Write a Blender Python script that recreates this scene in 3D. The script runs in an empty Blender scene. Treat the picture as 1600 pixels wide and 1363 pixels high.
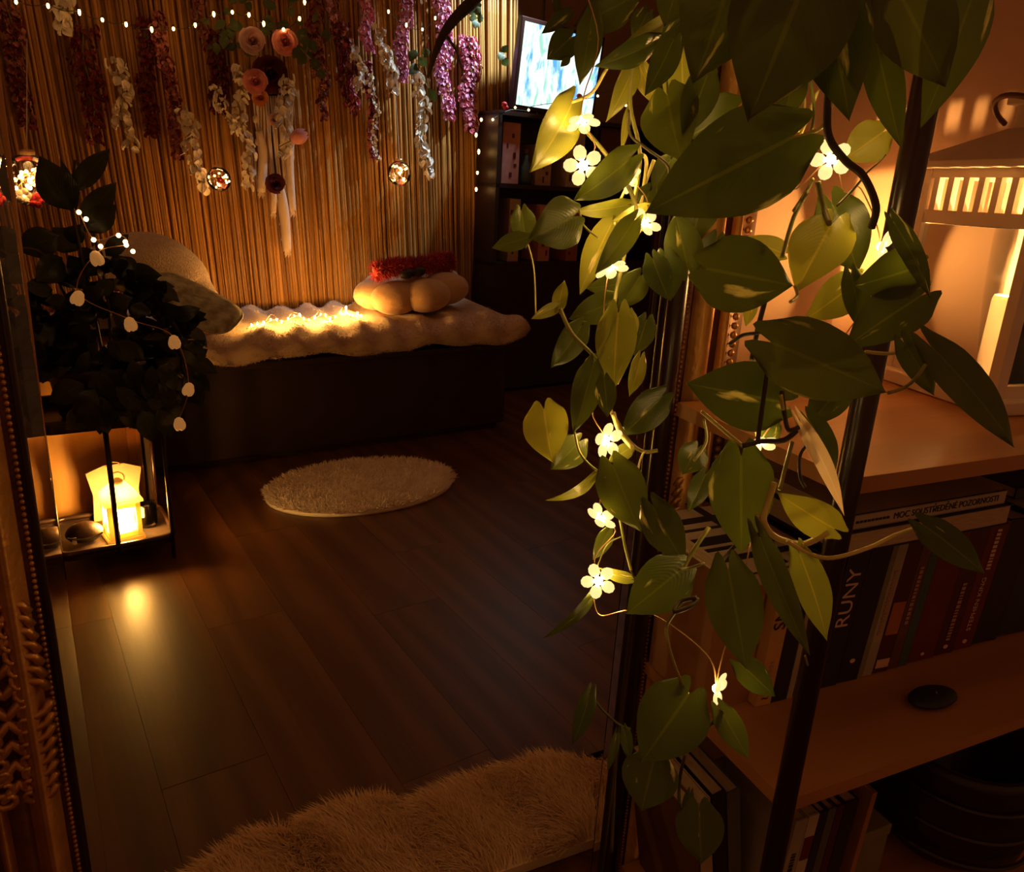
import bpy, bmesh, math, random
import numpy as np
from mathutils import Vector, Matrix, Euler
random.seed(7); rng = np.random.default_rng(7)
SC = bpy.context.scene
COL = SC.collection
# ------------------------------------------------------------------ camera
F = 1200.0; EYE = 1.15
_up = np.array([200.0, 3718.5, -1200.0]); _up /= np.linalg.norm(_up)
CF = np.array([0, math.sqrt(1 - _up[2]**2), _up[2]])
_b = -_up[2]*_up[0]/CF[1]
CR = np.array([math.sqrt(1 - _up[0]**2 - _b*_b), _b, _up[0]])
CU = np.cross(CR, CF)
CAM = np.array([0, 0, EYE])
cam_d = bpy.data.cameras.new('camera'); cam = bpy.data.objects.new('camera', cam_d); COL.objects.link(cam)
cam_d.sensor_width = 36.0; cam_d.lens = 36.0*F/1600.0; cam_d.clip_start = 0.02
M = Matrix.Identity(4)
for i in range(3):
    M[i][0] = CR[i]; M[i][1] = CU[i]; M[i][2] = -CF[i]; M[i][3] = CAM[i]
cam.matrix_world = M
SC.camera = cam
# ------------------------------------------------------------------ world and exposure
W = bpy.data.worlds.new('dim_room'); SC.world = W; W.use_nodes = True
W.node_tree.nodes['Background'].inputs[0].default_value = (1.0, 0.36, 0.12, 1)
W.node_tree.nodes['Background'].inputs[1].default_value = 0.066
SC.view_settings.view_transform = 'Standard'; SC.view_settings.look = 'None'
SC.view_settings.exposure = 1.25; SC.view_settings.gamma = 1.0
SC.view_settings.use_curve_mapping = False
SC.cycles.max_bounces = 8
SC.cycles.sample_clamp_indirect = 4.0

# ------------------------------------------------------------------ pixel helpers
def ray(x, y): return CF + CR*(x - 800)/F - CU*(y - 681.5)/F
def PX(x, y, z): return CAM + ray(x, y)*z
def onz(x, y, h):
    d = ray(x, y); return CAM + d*((h - EYE)/d[2])
def axes(deg):
    t = math.radians(deg)
    return np.array([math.cos(t), math.sin(t), 0]), np.array([-math.sin(t), math.cos(t), 0])
E1, E2 = axes(34)          # the room beyond the frame
G1, G2 = axes(25)          # the wall with the frame and the bookcase
ZUP = np.array([0, 0, 1.0])
def RM(a, b, h): return E1*a + E2*b + ZUP*h
def BK(a, b, h): return G1*a + G2*b + ZUP*h
def hit(x, y, n, b):
    d = ray(x, y); return CAM + d*((b - CAM @ n)/(d @ n))
def onR(x, y, b): return hit(x, y, E2, b)      # pixel -> point on room plane b
def onB(x, y, b): return hit(x, y, G2, b)
def ra(x, y, b): p = onR(x, y, b); return p @ E1, p[2]
def ba(x, y, b): p = onB(x, y, b); return p @ G1, p[2]

# ------------------------------------------------------------------ mesh helpers
class MB:
    def __init__(s): s.v = []; s.f = []; s.uv = []
    def add(s, v, f):
        o = len(s.v); s.v += [tuple(map(float, p)) for p in v]; s.f += [tuple(i + o for i in q) for q in f]; return s
    def box(s, c, X, Y, Z):           # centre and three half vectors
        c, X, Y, Z = map(np.asarray, (c, X, Y, Z))
        v = [c + X*i + Y*j + Z*k for i in (-1, 1) for j in (-1, 1) for k in (-1, 1)]
        return s.add(v, [(0,1,3,2), (4,6,7,5), (0,4,5,1), (2,3,7,6), (0,2,6,4), (1,5,7,3)])
    def tube(s, pts, rad, n=8, cap=True):
        pts = [np.asarray(p, float) for p in pts]
        if np.isscalar(rad): rad = [rad]*len(pts)
        v = []; f = []; prev = None
        for i, p in enumerate(pts):
            t = pts[min(i+1, len(pts)-1)] - pts[max(i-1, 0)]; t = t/(np.linalg.norm(t) + 1e-12)
            if prev is None:
                a = np.array([0, 0, 1.0]) if abs(t[2]) < .9 else np.array([1.0, 0, 0])
                x = np.cross(t, a)
            else: x = prev - t*(prev @ t)
            x = x/(np.linalg.norm(x) + 1e-12); prev = x; y = np.cross(t, x)
            for k in range(n):
                an = 2*math.pi*k/n; v.append(p + (x*math.cos(an) + y*math.sin(an))*rad[i])
        for i in range(len(pts)-1):
            for k in range(n):
                a, b = i*n + k, i*n + (k+1) % n
                f.append((a, b, b + n, a + n))
        if cap: f.append(tuple(range(n-1, -1, -1))); f.append(tuple(range((len(pts)-1)*n, len(pts)*n)))
        return s.add(v, f)
    def ball(s, c, r, u=8, w=6, X=None, Y=None, Z=None):
        c = np.asarray(c, float); r = (r, r, r) if np.isscalar(r) else r
        X = np.array([1, 0, 0]) if X is None else X; Y = np.array([0, 1, 0]) if Y is None else Y; Z = ZUP if Z is None else Z
        v = [c - Z*r[2]]; f = []
        for j in range(1, w):
            th = -math.pi/2 + math.pi*j/w
            for k in range(u):
                an = 2*math.pi*k/u
                v.append(c + X*r[0]*math.cos(th)*math.cos(an) + Y*r[1]*math.cos(th)*math.sin(an) + Z*r[2]*math.sin(th))
        v.append(c + Z*r[2]); top = len(v) - 1
        for k in range(u):
            f.append((0, 1 + (k+1) % u, 1 + k)); f.append((top, top - u + k, top - u + (k+1) % u))
        for j in range(w-2):
            for k in range(u):
                a, b = 1 + j*u + k, 1 + j*u + (k+1) % u
                f.append((a, b, b + u, a + u))
        return s.add(v, f)
    def lathe(s, c, prof, n=24, X=None, Y=None, Z=None):
        c = np.asarray(c, float)
        X = np.array([1, 0, 0]) if X is None else X; Y = np.array([0, 1, 0]) if Y is None else Y; Z = ZUP if Z is None else Z
        v = []; f = []
        for (r, h) in prof:
            for k in range(n):
                an = 2*math.pi*k/n; v.append(c + (X*math.cos(an) + Y*math.sin(an))*r + Z*h)
        for i in range(len(prof)-1):
            for k in range(n):
                a, b = i*n + k, i*n + (k+1) % n
                f.append((a, b, b + n, a + n))
        f.append(tuple(range(n-1, -1, -1))); f.append(tuple(range((len(prof)-1)*n, len(prof)*n)))
        return s.add(v, f)
    def grid(s, fn, nu, nv):          # fn(u,v) -> point ; u,v in 0..1, stores uv
        o = len(s.v)
        for j in range(nv+1):
            for i in range(nu+1):
                s.v.append(tuple(map(float, fn(i/nu, j/nv))))
        for j in range(nv):
            for i in range(nu):
                a = o + j*(nu+1) + i
                s.f.append((a, a+1, a+nu+2, a+nu+1))
        return s
    def build(s, name, m, parent=None, smooth=False, bevel=0, uvs=None, **props):
        org = np.array(parent['_o']) if parent is not None and '_o' in parent else np.zeros(3)
        me = bpy.data.meshes.new(name)
        me.from_pydata([tuple(np.array(p) - org) for p in s.v], [], s.f)
        if m is not None: me.materials.append(MATS[m] if isinstance(m, str) else m)
        if smooth: me.polygons.foreach_set('use_smooth', [True]*len(me.polygons))
        if uvs is not None:
            lay = me.uv_layers.new(name='UVMap'); idx = np.empty(len(me.loops), dtype=np.int32)
            me.loops.foreach_get('vertex_index', idx)
            lay.data.foreach_set('uv', np.asarray(uvs, dtype=np.float32)[idx].ravel())
        me.update()
        o = bpy.data.objects.new(name, me); COL.objects.link(o)
        if parent is not None:
            o.parent = parent; o['_o'] = parent['_o']
        if bevel:
            b = o.modifiers.new('bevel', 'BEVEL'); b.width = bevel; b.segments = 2; b.limit_method = 'ANGLE'
        for k, val in props.items(): o[k] = val
        return o
def thing(name, label, cat, loc=(0, 0, 0), group=None):
    o = bpy.data.objects.new(name, None); COL.objects.link(o); o.empty_display_size = .05
    o.location = tuple(map(float, loc)); o['_o'] = [float(x) for x in loc]
    o['label'] = label; o['category'] = cat
    if group: o['group'] = group
    return o
def tag(o, label, cat, group=None):
    o['label'] = label; o['category'] = cat
    if group: o['group'] = group
    return o
def struct_empty(name):
    o = bpy.data.objects.new(name, None); COL.objects.link(o); o['_o'] = [0.0, 0.0, 0.0]; o['kind'] = 'structure'; return o
def piece(name, me, parent, loc, X=None, Y=None, Z=None, sc=(1, 1, 1)):   # object sharing mesh data under a parent
    o = bpy.data.objects.new(name, me); COL.objects.link(o)
    org = np.array(parent['_o']) if parent is not None else np.zeros(3)
    m = Matrix.Identity(4)
    X = np.array([1, 0, 0]) if X is None else X; Y = np.array([0, 1, 0]) if Y is None else Y; Z = ZUP if Z is None else Z
    for i in range(3):
        m[i][0] = X[i]*sc[0]; m[i][1] = Y[i]*sc[1]; m[i][2] = Z[i]*sc[2]; m[i][3] = loc[i] - org[i]
    if parent is not None: o.parent = parent
    o.matrix_local = m
    if parent is not None: o['_o'] = [float(x) for x in loc]
    return o
def meshdata(name, mb, m, smooth=False):
    me = bpy.data.meshes.new(name); me.from_pydata(mb.v, [], mb.f)
    me.materials.append(MATS[m]); 
    if smooth: me.polygons.foreach_set('use_smooth', [True]*len(me.polygons))
    me.update(); return me
def nrm(v): v = np.asarray(v, float); return v/(np.linalg.norm(v) + 1e-12)
def spline(pts, n=6):
    pts = [np.asarray(p, float) for p in pts]; out = []
    for i in range(len(pts)-1):
        p0 = pts[max(i-1, 0)]; p1 = pts[i]; p2 = pts[i+1]; p3 = pts[min(i+2, len(pts)-1)]
        for k in range(n):
            t = k/n
            out.append(.5*((2*p1) + (p2-p0)*t + (2*p0-5*p1+4*p2-p3)*t*t + (3*p1-p0-3*p2+p3)*t**3))
    out.append(pts[-1]); return out

# ------------------------------------------------------------------ materials
MATS = {}
def mat(name, col, rough=.6, metal=0, spec=.5, noise=None, nscale=8, stretch=(1, 1, 1), bump=0, bscale=None,
        emit=None, estr=0, trans=0, sss=0, rand=0, detail=4, sheen=0, ior=None, alpha=None):
    m = bpy.data.materials.new(name); m.use_nodes = True; nt = m.node_tree; N = nt.nodes; L = nt.links
    b = N['Principled BSDF']; out = N['Material Output']
    b.inputs['Base Color'].default_value = (*col, 1); b.inputs['Roughness'].default_value = rough
    b.inputs['Metallic'].default_value = metal; b.inputs['Specular IOR Level'].default_value = spec
    if trans: b.inputs['Transmission Weight'].default_value = trans
    if ior: b.inputs['IOR'].default_value = ior
    if sheen: b.inputs['Sheen Weight'].default_value = sheen; b.inputs['Sheen Roughness'].default_value = .5
    if sss:
        b.inputs['Subsurface Weight'].default_value = sss; b.inputs['Subsurface Radius'].default_value = (.02, .012, .006)
    if emit:
        b.inputs['Emission Color'].default_value = (*emit, 1); b.inputs['Emission Strength'].default_value = estr
    tc = mp = None
    if noise or bump:
        tc = N.new('ShaderNodeTexCoord'); mp = N.new('ShaderNodeMapping'); mp.inputs['Scale'].default_value = stretch
        L.new(tc.outputs['Object'], mp.inputs['Vector'])
        nz = N.new('ShaderNodeTexNoise'); nz.inputs['Scale'].default_value = nscale; nz.inputs['Detail'].default_value = detail
        L.new(mp.outputs[0], nz.inputs['Vector'])
        if noise:
            cr = N.new('ShaderNodeValToRGB'); cr.color_ramp.elements[0].position = .32; cr.color_ramp.elements[1].position = .68
            cr.color_ramp.elements[0].color = (*col, 1); cr.color_ramp.elements[1].color = (*noise, 1)
            L.new(nz.outputs['Fac'], cr.inputs[0]); L.new(cr.outputs[0], b.inputs['Base Color'])
        if bump:
            n2 = nz
            if bscale:
                n2 = N.new('ShaderNodeTexNoise'); n2.inputs['Scale'].default_value = bscale; n2.inputs['Detail'].default_value = 4
                L.new(mp.outputs[0], n2.inputs['Vector'])
            bp = N.new('ShaderNodeBump'); bp.inputs['Strength'].default_value = bump; bp.inputs['Distance'].default_value = .01
            L.new(n2.outputs['Fac'], bp.inputs['Height']); L.new(bp.outputs[0], b.inputs['Normal'])
    if rand:
        oi = N.new('ShaderNodeObjectInfo'); hs = N.new('ShaderNodeHueSaturation'); mr = N.new('ShaderNodeMapRange')
        mr.inputs[3].default_value = 1 - rand; mr.inputs[4].default_value = 1 + rand
        L.new(oi.outputs['Random'], mr.inputs[0]); L.new(mr.outputs[0], hs.inputs['Value'])
        src = b.inputs['Base Color'].links[0].from_socket if b.inputs['Base Color'].links else None
        if src: L.new(src, hs.inputs['Color'])
        else: hs.inputs['Color'].default_value = (*col, 1)
        L.new(hs.outputs[0], b.inputs['Base Color'])
    MATS[name] = m; return m

def leaf_mat(name, c1, c2, transl=.35, varieg=None, vscale=9, thr=.62, rough=.33):
    m = bpy.data.materials.new(name); m.use_nodes = True; nt = m.node_tree; N = nt.nodes; L = nt.links
    b = N['Principled BSDF']; out = N['Material Output']
    tc = N.new('ShaderNodeTexCoord'); sp = N.new('ShaderNodeSeparateXYZ'); L.new(tc.outputs['UV'], sp.inputs[0])
    nz = N.new('ShaderNodeTexNoise'); nz.inputs['Scale'].default_value = 26; L.new(tc.outputs['Object'], nz.inputs['Vector'])
    oi = N.new('ShaderNodeObjectInfo')
    mx = N.new('ShaderNodeMixRGB'); mx.inputs[1].default_value = (*c1, 1); mx.inputs[2].default_value = (*c2, 1)
    ad = N.new('ShaderNodeMath'); ad.operation = 'MULTIPLY_ADD'; ad.inputs[1].default_value = .55; L.new(nz.outputs['Fac'], ad.inputs[0])
    ml = N.new('ShaderNodeMath'); ml.operation = 'MULTIPLY'; ml.inputs[1].default_value = .6; L.new(oi.outputs['Random'], ml.inputs[0])
    L.new(ml.outputs[0], ad.inputs[2]); L.new(ad.outputs[0], mx.inputs[0])
    # midrib: |u-.5| small
    s1 = N.new('ShaderNodeMath'); s1.operation = 'SUBTRACT'; s1.inputs[1].default_value = .5; L.new(sp.outputs[0], s1.inputs[0])
    s2 = N.new('ShaderNodeMath'); s2.operation = 'ABSOLUTE'; L.new(s1.outputs[0], s2.inputs[0])
    s3 = N.new('ShaderNodeMath'); s3.operation = 'LESS_THAN'; s3.inputs[1].default_value = .022; L.new(s2.outputs[0], s3.inputs[0])
    s4 = N.new('ShaderNodeMath'); s4.operation = 'MULTIPLY'; s4.inputs[1].default_value = .45; L.new(s3.outputs[0], s4.inputs[0])
    m2 = N.new('ShaderNodeMixRGB'); m2.inputs[2].default_value = (min(1, c2[0]*1.7), min(1, c2[1]*1.5), c2[2]*1.6, 1)
    L.new(s4.outputs[0], m2.inputs[0]); L.new(mx.outputs[0], m2.inputs[1])
    colsock = m2.outputs[0]
    if varieg:
        n2 = N.new('ShaderNodeTexNoise'); n2.inputs['Scale'].default_value = vscale*.42; n2.inputs['Detail'].default_value = 5
        n2.noise_dimensions = '4D'; mw = N.new('ShaderNodeMath'); mw.operation = 'MULTIPLY'; mw.inputs[1].default_value = 37.0
        L.new(oi.outputs['Random'], mw.inputs[0]); L.new(mw.outputs[0], n2.inputs['W'])
        mp = N.new('ShaderNodeMapping'); mp.inputs['Scale'].default_value = (.9, .35, 1); L.new(tc.outputs['UV'], mp.inputs[0]); L.new(mp.outputs[0], n2.inputs['Vector'])
        cr = N.new('ShaderNodeValToRGB'); cr.color_ramp.elements[0].position = thr; cr.color_ramp.elements[1].position = thr + .06
        L.new(n2.outputs['Fac'], cr.inputs[0])
        m3 = N.new('ShaderNodeMixRGB'); m3.inputs[2].default_value = (*varieg, 1); L.new(cr.outputs[0], m3.inputs[0]); L.new(colsock, m3.inputs[1]); colsock = m3.outputs[0]
    L.new(colsock, b.inputs['Base Color']); b.inputs['Roughness'].default_value = rough; b.inputs['Specular IOR Level'].default_value = .45
    # side veins as fine relief
    wv = N.new('ShaderNodeTexWave'); wv.inputs['Scale'].default_value = 5; wv.inputs['Distortion'].default_value = 1.5
    cb = N.new('ShaderNodeCombineXYZ'); sb = N.new('ShaderNodeMath'); sb.operation = 'SUBTRACT'; L.new(sp.outputs[1], sb.inputs[0]); L.new(s2.outputs[0], sb.inputs[1])
    L.new(sb.outputs[0], cb.inputs[0]); L.new(cb.outputs[0], wv.inputs['Vector'])
    bp = N.new('ShaderNodeBump'); bp.inputs['Strength'].default_value = .07; bp.inputs['Distance'].default_value = .004
    L.new(wv.outputs['Fac'], bp.inputs['Height']); L.new(bp.outputs[0], b.inputs['Normal'])
    tr = N.new('ShaderNodeBsdfTranslucent'); hs = N.new('ShaderNodeHueSaturation'); hs.inputs['Value'].default_value = 1.9; hs.inputs['Saturation'].default_value = 1.05
    L.new(colsock, hs.inputs['Color']); L.new(hs.outputs[0], tr.inputs['Color'])
    mxs = N.new('ShaderNodeMixShader'); mxs.inputs[0].default_value = transl
    L.new(b.outputs[0], mxs.inputs[1]); L.new(tr.outputs[0], mxs.inputs[2]); L.new(mxs.outputs[0], out.inputs['Surface'])
    MATS[name] = m; return m

def wood_mat(name, c1, c2, rough=.4, scale=6, along=1, rand=.25, bump=.25, lines=1.0):
    """grain running along object axis `along`, tree-ring cathedrals from a distorted wave"""
    m = bpy.data.materials.new(name); m.use_nodes = True; nt = m.node_tree; N = nt.nodes; L = nt.links
    b = N['Principled BSDF']
    tc = N.new('ShaderNodeTexCoord'); oi = N.new('ShaderNodeObjectInfo'); va = N.new('ShaderNodeVectorMath'); va.operation = 'ADD'
    vm = N.new('ShaderNodeVectorMath'); vm.operation = 'SCALE'; vm.inputs[3].default_value = 23.0
    cx = N.new('ShaderNodeCombineXYZ')
    for i in range(3): L.new(oi.outputs['Random'], cx.inputs[i])
    L.new(cx.outputs[0], vm.inputs[0]); L.new(tc.outputs['Object'], va.inputs[0]); L.new(vm.outputs[0], va.inputs[1])
    mp = N.new('ShaderNodeMapping'); s = [1, 1, 1]; s[along] = .13; mp.inputs['Scale'].default_value = s; L.new(va.outputs[0], mp.inputs[0])
    wv = N.new('ShaderNodeTexWave'); wv.wave_type = 'BANDS'; wv.bands_direction = 'X' if along != 0 else 'Y'
    wv.inputs['Scale'].default_value = scale; wv.inputs['Distortion'].default_value = 9.0; wv.inputs['Detail'].default_value = 2.5; wv.inputs['Detail Scale'].default_value = 1.3
    L.new(mp.outputs[0], wv.inputs['Vector'])
    nz = N.new('ShaderNodeTexNoise'); nz.inputs['Scale'].default_value = 90; nz.inputs['Detail'].default_value = 3
    mp2 = N.new('ShaderNodeMapping'); s2 = [1, 1, 1]; s2[along] = .05; mp2.inputs['Scale'].default_value = s2; L.new(va.outputs[0], mp2.inputs[0]); L.new(mp2.outputs[0], nz.inputs['Vector'])
    ad = N.new('ShaderNodeMath'); ad.operation = 'MULTIPLY_ADD'; ad.inputs[1].default_value = .62*lines; L.new(wv.outputs['Fac'], ad.inputs[0])
    ml = N.new('ShaderNodeMath'); ml.operation = 'MULTIPLY'; ml.inputs[1].default_value = .5; L.new(nz.outputs['Fac'], ml.inputs[0]); L.new(ml.outputs[0], ad.inputs[2])
    cr = N.new('ShaderNodeValToRGB'); cr.color_ramp.elements[0].position = .1; cr.color_ramp.elements[1].position = .75
    cr.color_ramp.elements[0].color = (*c1, 1); cr.color_ramp.elements[1].color = (*c2, 1); L.new(ad.outputs[0], cr.inputs[0])
    hs = N.new('ShaderNodeHueSaturation'); mr = N.new('ShaderNodeMapRange'); mr.inputs[3].default_value = 1 - rand; mr.inputs[4].default_value = 1 + rand
    L.new(oi.outputs['Random'], mr.inputs[0]); L.new(mr.outputs[0], hs.inputs['Value']); L.new(cr.outputs[0], hs.inputs['Color']); L.new(hs.outputs[0], b.inputs['Base Color'])
    b.inputs['Roughness'].default_value = rough; b.inputs['Specular IOR Level'].default_value = .34
    bp = N.new('ShaderNodeBump'); bp.inputs['Strength'].default_value = bump; bp.inputs['Distance'].default_value = .003
    L.new(ad.outputs[0], bp.inputs['Height']); L.new(bp.outputs[0], b.inputs['Normal'])
    MATS[name] = m; return m

WARM = (1.0, .60, .18)
wood_mat('floor_wood', (.080, .031, .010), (.150, .063, .020), rough=.36, scale=3.0, along=1, bump=.10, rand=.10, lines=.8)
wood_mat('shelf_wood', (.34, .14, .042), (.44, .19, .062), rough=.40, scale=3, along=0, rand=.05)
wood_mat('cabinet_wood', (.50, .24, .07), (.62, .32, .10), rough=.5, scale=5, along=2, rand=.03)
wood_mat('bamboo', (.24, .105, .024), (.54, .28, .075), rough=.42, scale=3, along=2, rand=.28, bump=.15, lines=.7)
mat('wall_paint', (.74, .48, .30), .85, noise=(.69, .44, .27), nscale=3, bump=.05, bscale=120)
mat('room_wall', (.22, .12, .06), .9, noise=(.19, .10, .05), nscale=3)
mat('black_metal', (.022, .008, .006), .28, 0, .5)
mat('black_wood', (.022, .008, .005), .5, noise=(.030, .011, .007), nscale=12)
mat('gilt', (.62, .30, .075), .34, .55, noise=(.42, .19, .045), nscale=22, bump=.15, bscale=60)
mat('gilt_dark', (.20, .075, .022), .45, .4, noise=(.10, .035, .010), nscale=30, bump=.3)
mat('cream_fur', (.60, .44, .33), .9, noise=(.50, .35, .25), nscale=14, sheen=.15)
mat('white_fur', (.95, .84, .74), .85, noise=(.86, .72, .60), nscale=18, sheen=.3)
mat('sheep_fur', (.95, .72, .45), .75, noise=(.84, .60, .34), nscale=9, sheen=.3)
mat('boucle', (.66, .52, .42), .95, noise=(.56, .42, .33), nscale=60, bump=.9, bscale=140, sheen=.3)
mat('print_cloth', (.50, .50, .38), .8, noise=(.20, .17, .10), nscale=24, detail=3, bump=.5, bscale=9)
mat('tan_plush', (.62, .40, .22), .9, noise=(.55, .34, .18), nscale=30, bump=.2, bscale=160, sheen=.3)
mat('red_fur', (.55, .015, .02), .7, noise=(.36, .01, .012), nscale=20, sheen=.3)
mat('black_cloth', (.012, .008, .008), .6)
mat('white_petal', (.86, .78, .68), .7, noise=(.76, .66, .54), nscale=40, rand=.1)
mat('pink_petal', (.74, .26, .36), .7, noise=(.55, .12, .20), nscale=30, rand=.2)
mat('violet_petal', (.78, .42, .64), .7, noise=(.66, .26, .46), nscale=30, rand=.2)
mat('maroon_petal', (.22, .018, .035), .7, noise=(.12, .01, .02), nscale=30, rand=.2)
mat('dusty_petal', (.50, .19, .17), .7, noise=(.36, .11, .11), nscale=30, rand=.2)
mat('rose_pink', (.80, .36, .34), .7, noise=(.70, .26, .26), nscale=20, rand=.1)
mat('rose_pale', (.80, .56, .54), .7, noise=(.70, .42, .42), nscale=20, rand=.1)
mat('rose_orange', (.80, .36, .10), .7, noise=(.65, .26, .06), nscale=20)
mat('rose_dark', (.12, .008, .015), .7, noise=(.07, .004, .01), nscale=20)
mat('cotton', (.78, .64, .52), .9, noise=(.66, .52, .40), nscale=60, stretch=(1, 1, .1), bump=.4)
mat('stem_green', (.22, .25, .05), .5, noise=(.30, .24, .06), nscale=20)
mat('stem_pale', (.66, .60, .16), .45, noise=(.74, .60, .22), nscale=18)
mat('stem_dark', (.045, .030, .010), .6, noise=(.07, .05, .015), nscale=30)
mat('bark', (.030, .016, .008), .8, noise=(.055, .03, .016), nscale=30, bump=.6)
mat('copper_wire', (.75, .45, .22), .35, .8)
mat('green_wire', (.02, .02, .01), .5)
mat('white_paint', (.74, .62, .50), .55, noise=(.68, .55, .43), nscale=14, bump=.08)
mat('candle_wax', (.90, .70, .42), .5, sss=.3, emit=(1.0, .52, .14), estr=.42, noise=(.88, .66, .38), nscale=10)
mat('flame', (1, .7, .3), .5, emit=(1.0, .54, .17), estr=2100)
mat('flower_core', (.6, .5, .3), .4, emit=(1.0, .60, .18), estr=84)
mat('flower_petal', (.30, .24, .13), .3, emit=(1.0, .68, .26), estr=.55)
mat('bulb', (1, .8, .5), .4, emit=(1.0, .50, .13), estr=9)
mat('bulb_dim', (.95, .72, .45), .4, emit=(1.0, .56, .17), estr=7)
mat('bed_bulb', (1, .8, .5), .4, emit=(1.0, .46, .09), estr=480)
mat('bud_shade', (.60, .36, .18), .5, emit=(1.0, .42, .10), estr=.10)
mat('bud_lit', (.95, .75, .45), .5, emit=(1.0, .60, .22), estr=2.4)
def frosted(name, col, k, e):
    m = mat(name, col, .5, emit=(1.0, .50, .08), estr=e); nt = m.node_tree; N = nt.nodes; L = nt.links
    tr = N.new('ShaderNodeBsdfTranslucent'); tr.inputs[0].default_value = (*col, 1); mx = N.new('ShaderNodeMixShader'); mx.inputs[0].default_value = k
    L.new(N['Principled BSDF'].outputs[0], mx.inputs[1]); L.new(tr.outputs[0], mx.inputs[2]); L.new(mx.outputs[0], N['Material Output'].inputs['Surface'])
frosted('lantern_frame', (.92, .72, .32), .45, .10)  # faint emission stands for lantern light soaking through the plastic
mat('lantern_glow', (1, .8, .45), .5, emit=(1.0, .52, .11), estr=80)
def thin_glass(name, tint, k):
    m = bpy.data.materials.new(name); m.use_nodes = True; nt = m.node_tree; N = nt.nodes; L = nt.links
    N.remove(N['Principled BSDF']); tr = N.new('ShaderNodeBsdfTransparent'); tr.inputs[0].default_value = (*tint, 1)
    gl = N.new('ShaderNodeBsdfGlossy'); gl.inputs['Roughness'].default_value = .06; fr_ = N.new('ShaderNodeFresnel'); fr_.inputs[0].default_value = k
    mx = N.new('ShaderNodeMixShader'); L.new(fr_.outputs[0], mx.inputs[0]); L.new(tr.outputs[0], mx.inputs[1]); L.new(gl.outputs[0], mx.inputs[2]); L.new(mx.outputs[0], N['Material Output'].inputs['Surface'])
    MATS[name] = m
thin_glass('clear_glass', (.97, .95, .92), 1.45)
thin_glass('bauble_glass', (.97, .95, .92), 1.3)
mat('bevel_glass', (1, .98, .95), .0, trans=1.0, ior=1.52)
mat('red_petal', (.60, .02, .03), .6, noise=(.45, .01, .02), nscale=30)
mat('leather', (.030, .014, .008), .4, noise=(.02, .009, .006), nscale=20, bump=.4)
mat('silver', (.8, .78, .72), .25, 1)
mat('paper', (.36, .25, .15), .8, noise=(.31, .21, .12), nscale=30)
mat('page_block', (.58, .42, .27), .85, noise=(.48, .33, .2), nscale=60, stretch=(1, 1, 8))
mat('ink', (.02, .012, .010), .6)
mat('cream_ink', (.70, .44, .32), .6)
mat('soft_ink', (.42, .22, .15), .6)
mat('pot_clay', (.03, .016, .010), .6, noise=(.04, .02, .012), nscale=14)
mat('soil', (.02, .012, .007), .95)
leaf_mat('pothos_leaf', (.026, .042, .006), (.095, .115, .012), .22, varieg=(.55, .50, .16), thr=.635)
leaf_mat('pothos_young', (.20, .25, .03), (.36, .34, .045), .30, varieg=(.74, .62, .26), thr=.64)
leaf_mat('pothos_pale', (.60, .44, .24), (.72, .54, .34), .4, varieg=(.22, .22, .05), thr=.66)
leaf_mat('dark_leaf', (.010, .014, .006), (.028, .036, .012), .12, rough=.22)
leaf_mat('spray_leaf', (.03, .05, .014), (.09, .12, .03), .25, rough=.5)
def book_mat(name, c, c2=None, rough=.5): mat(name, c, rough, noise=c2 or tuple(x*.8 for x in c), nscale=25)
for nm, c in dict(bk_tan=(.62, .32, .10), bk_black=(.016, .008, .007), bk_grey=(.40, .32, .25), bk_olive=(.22, .19, .09), bk_teal=(.05, .09, .08),
                  bk_red=(.14, .012, .010), bk_darkred=(.075, .006, .006), bk_brown=(.13, .05, .025), bk_orange=(.42, .13, .03), bk_white=(.58, .44, .35),
                  bk_pink=(.62, .26, .20), bk_cream=(.50, .34, .22), bk_navy=(.02, .02, .03), bk_card=(.40, .18, .055), bk_slate=(.11, .10, .09)).items(): book_mat(nm, c)
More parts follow.
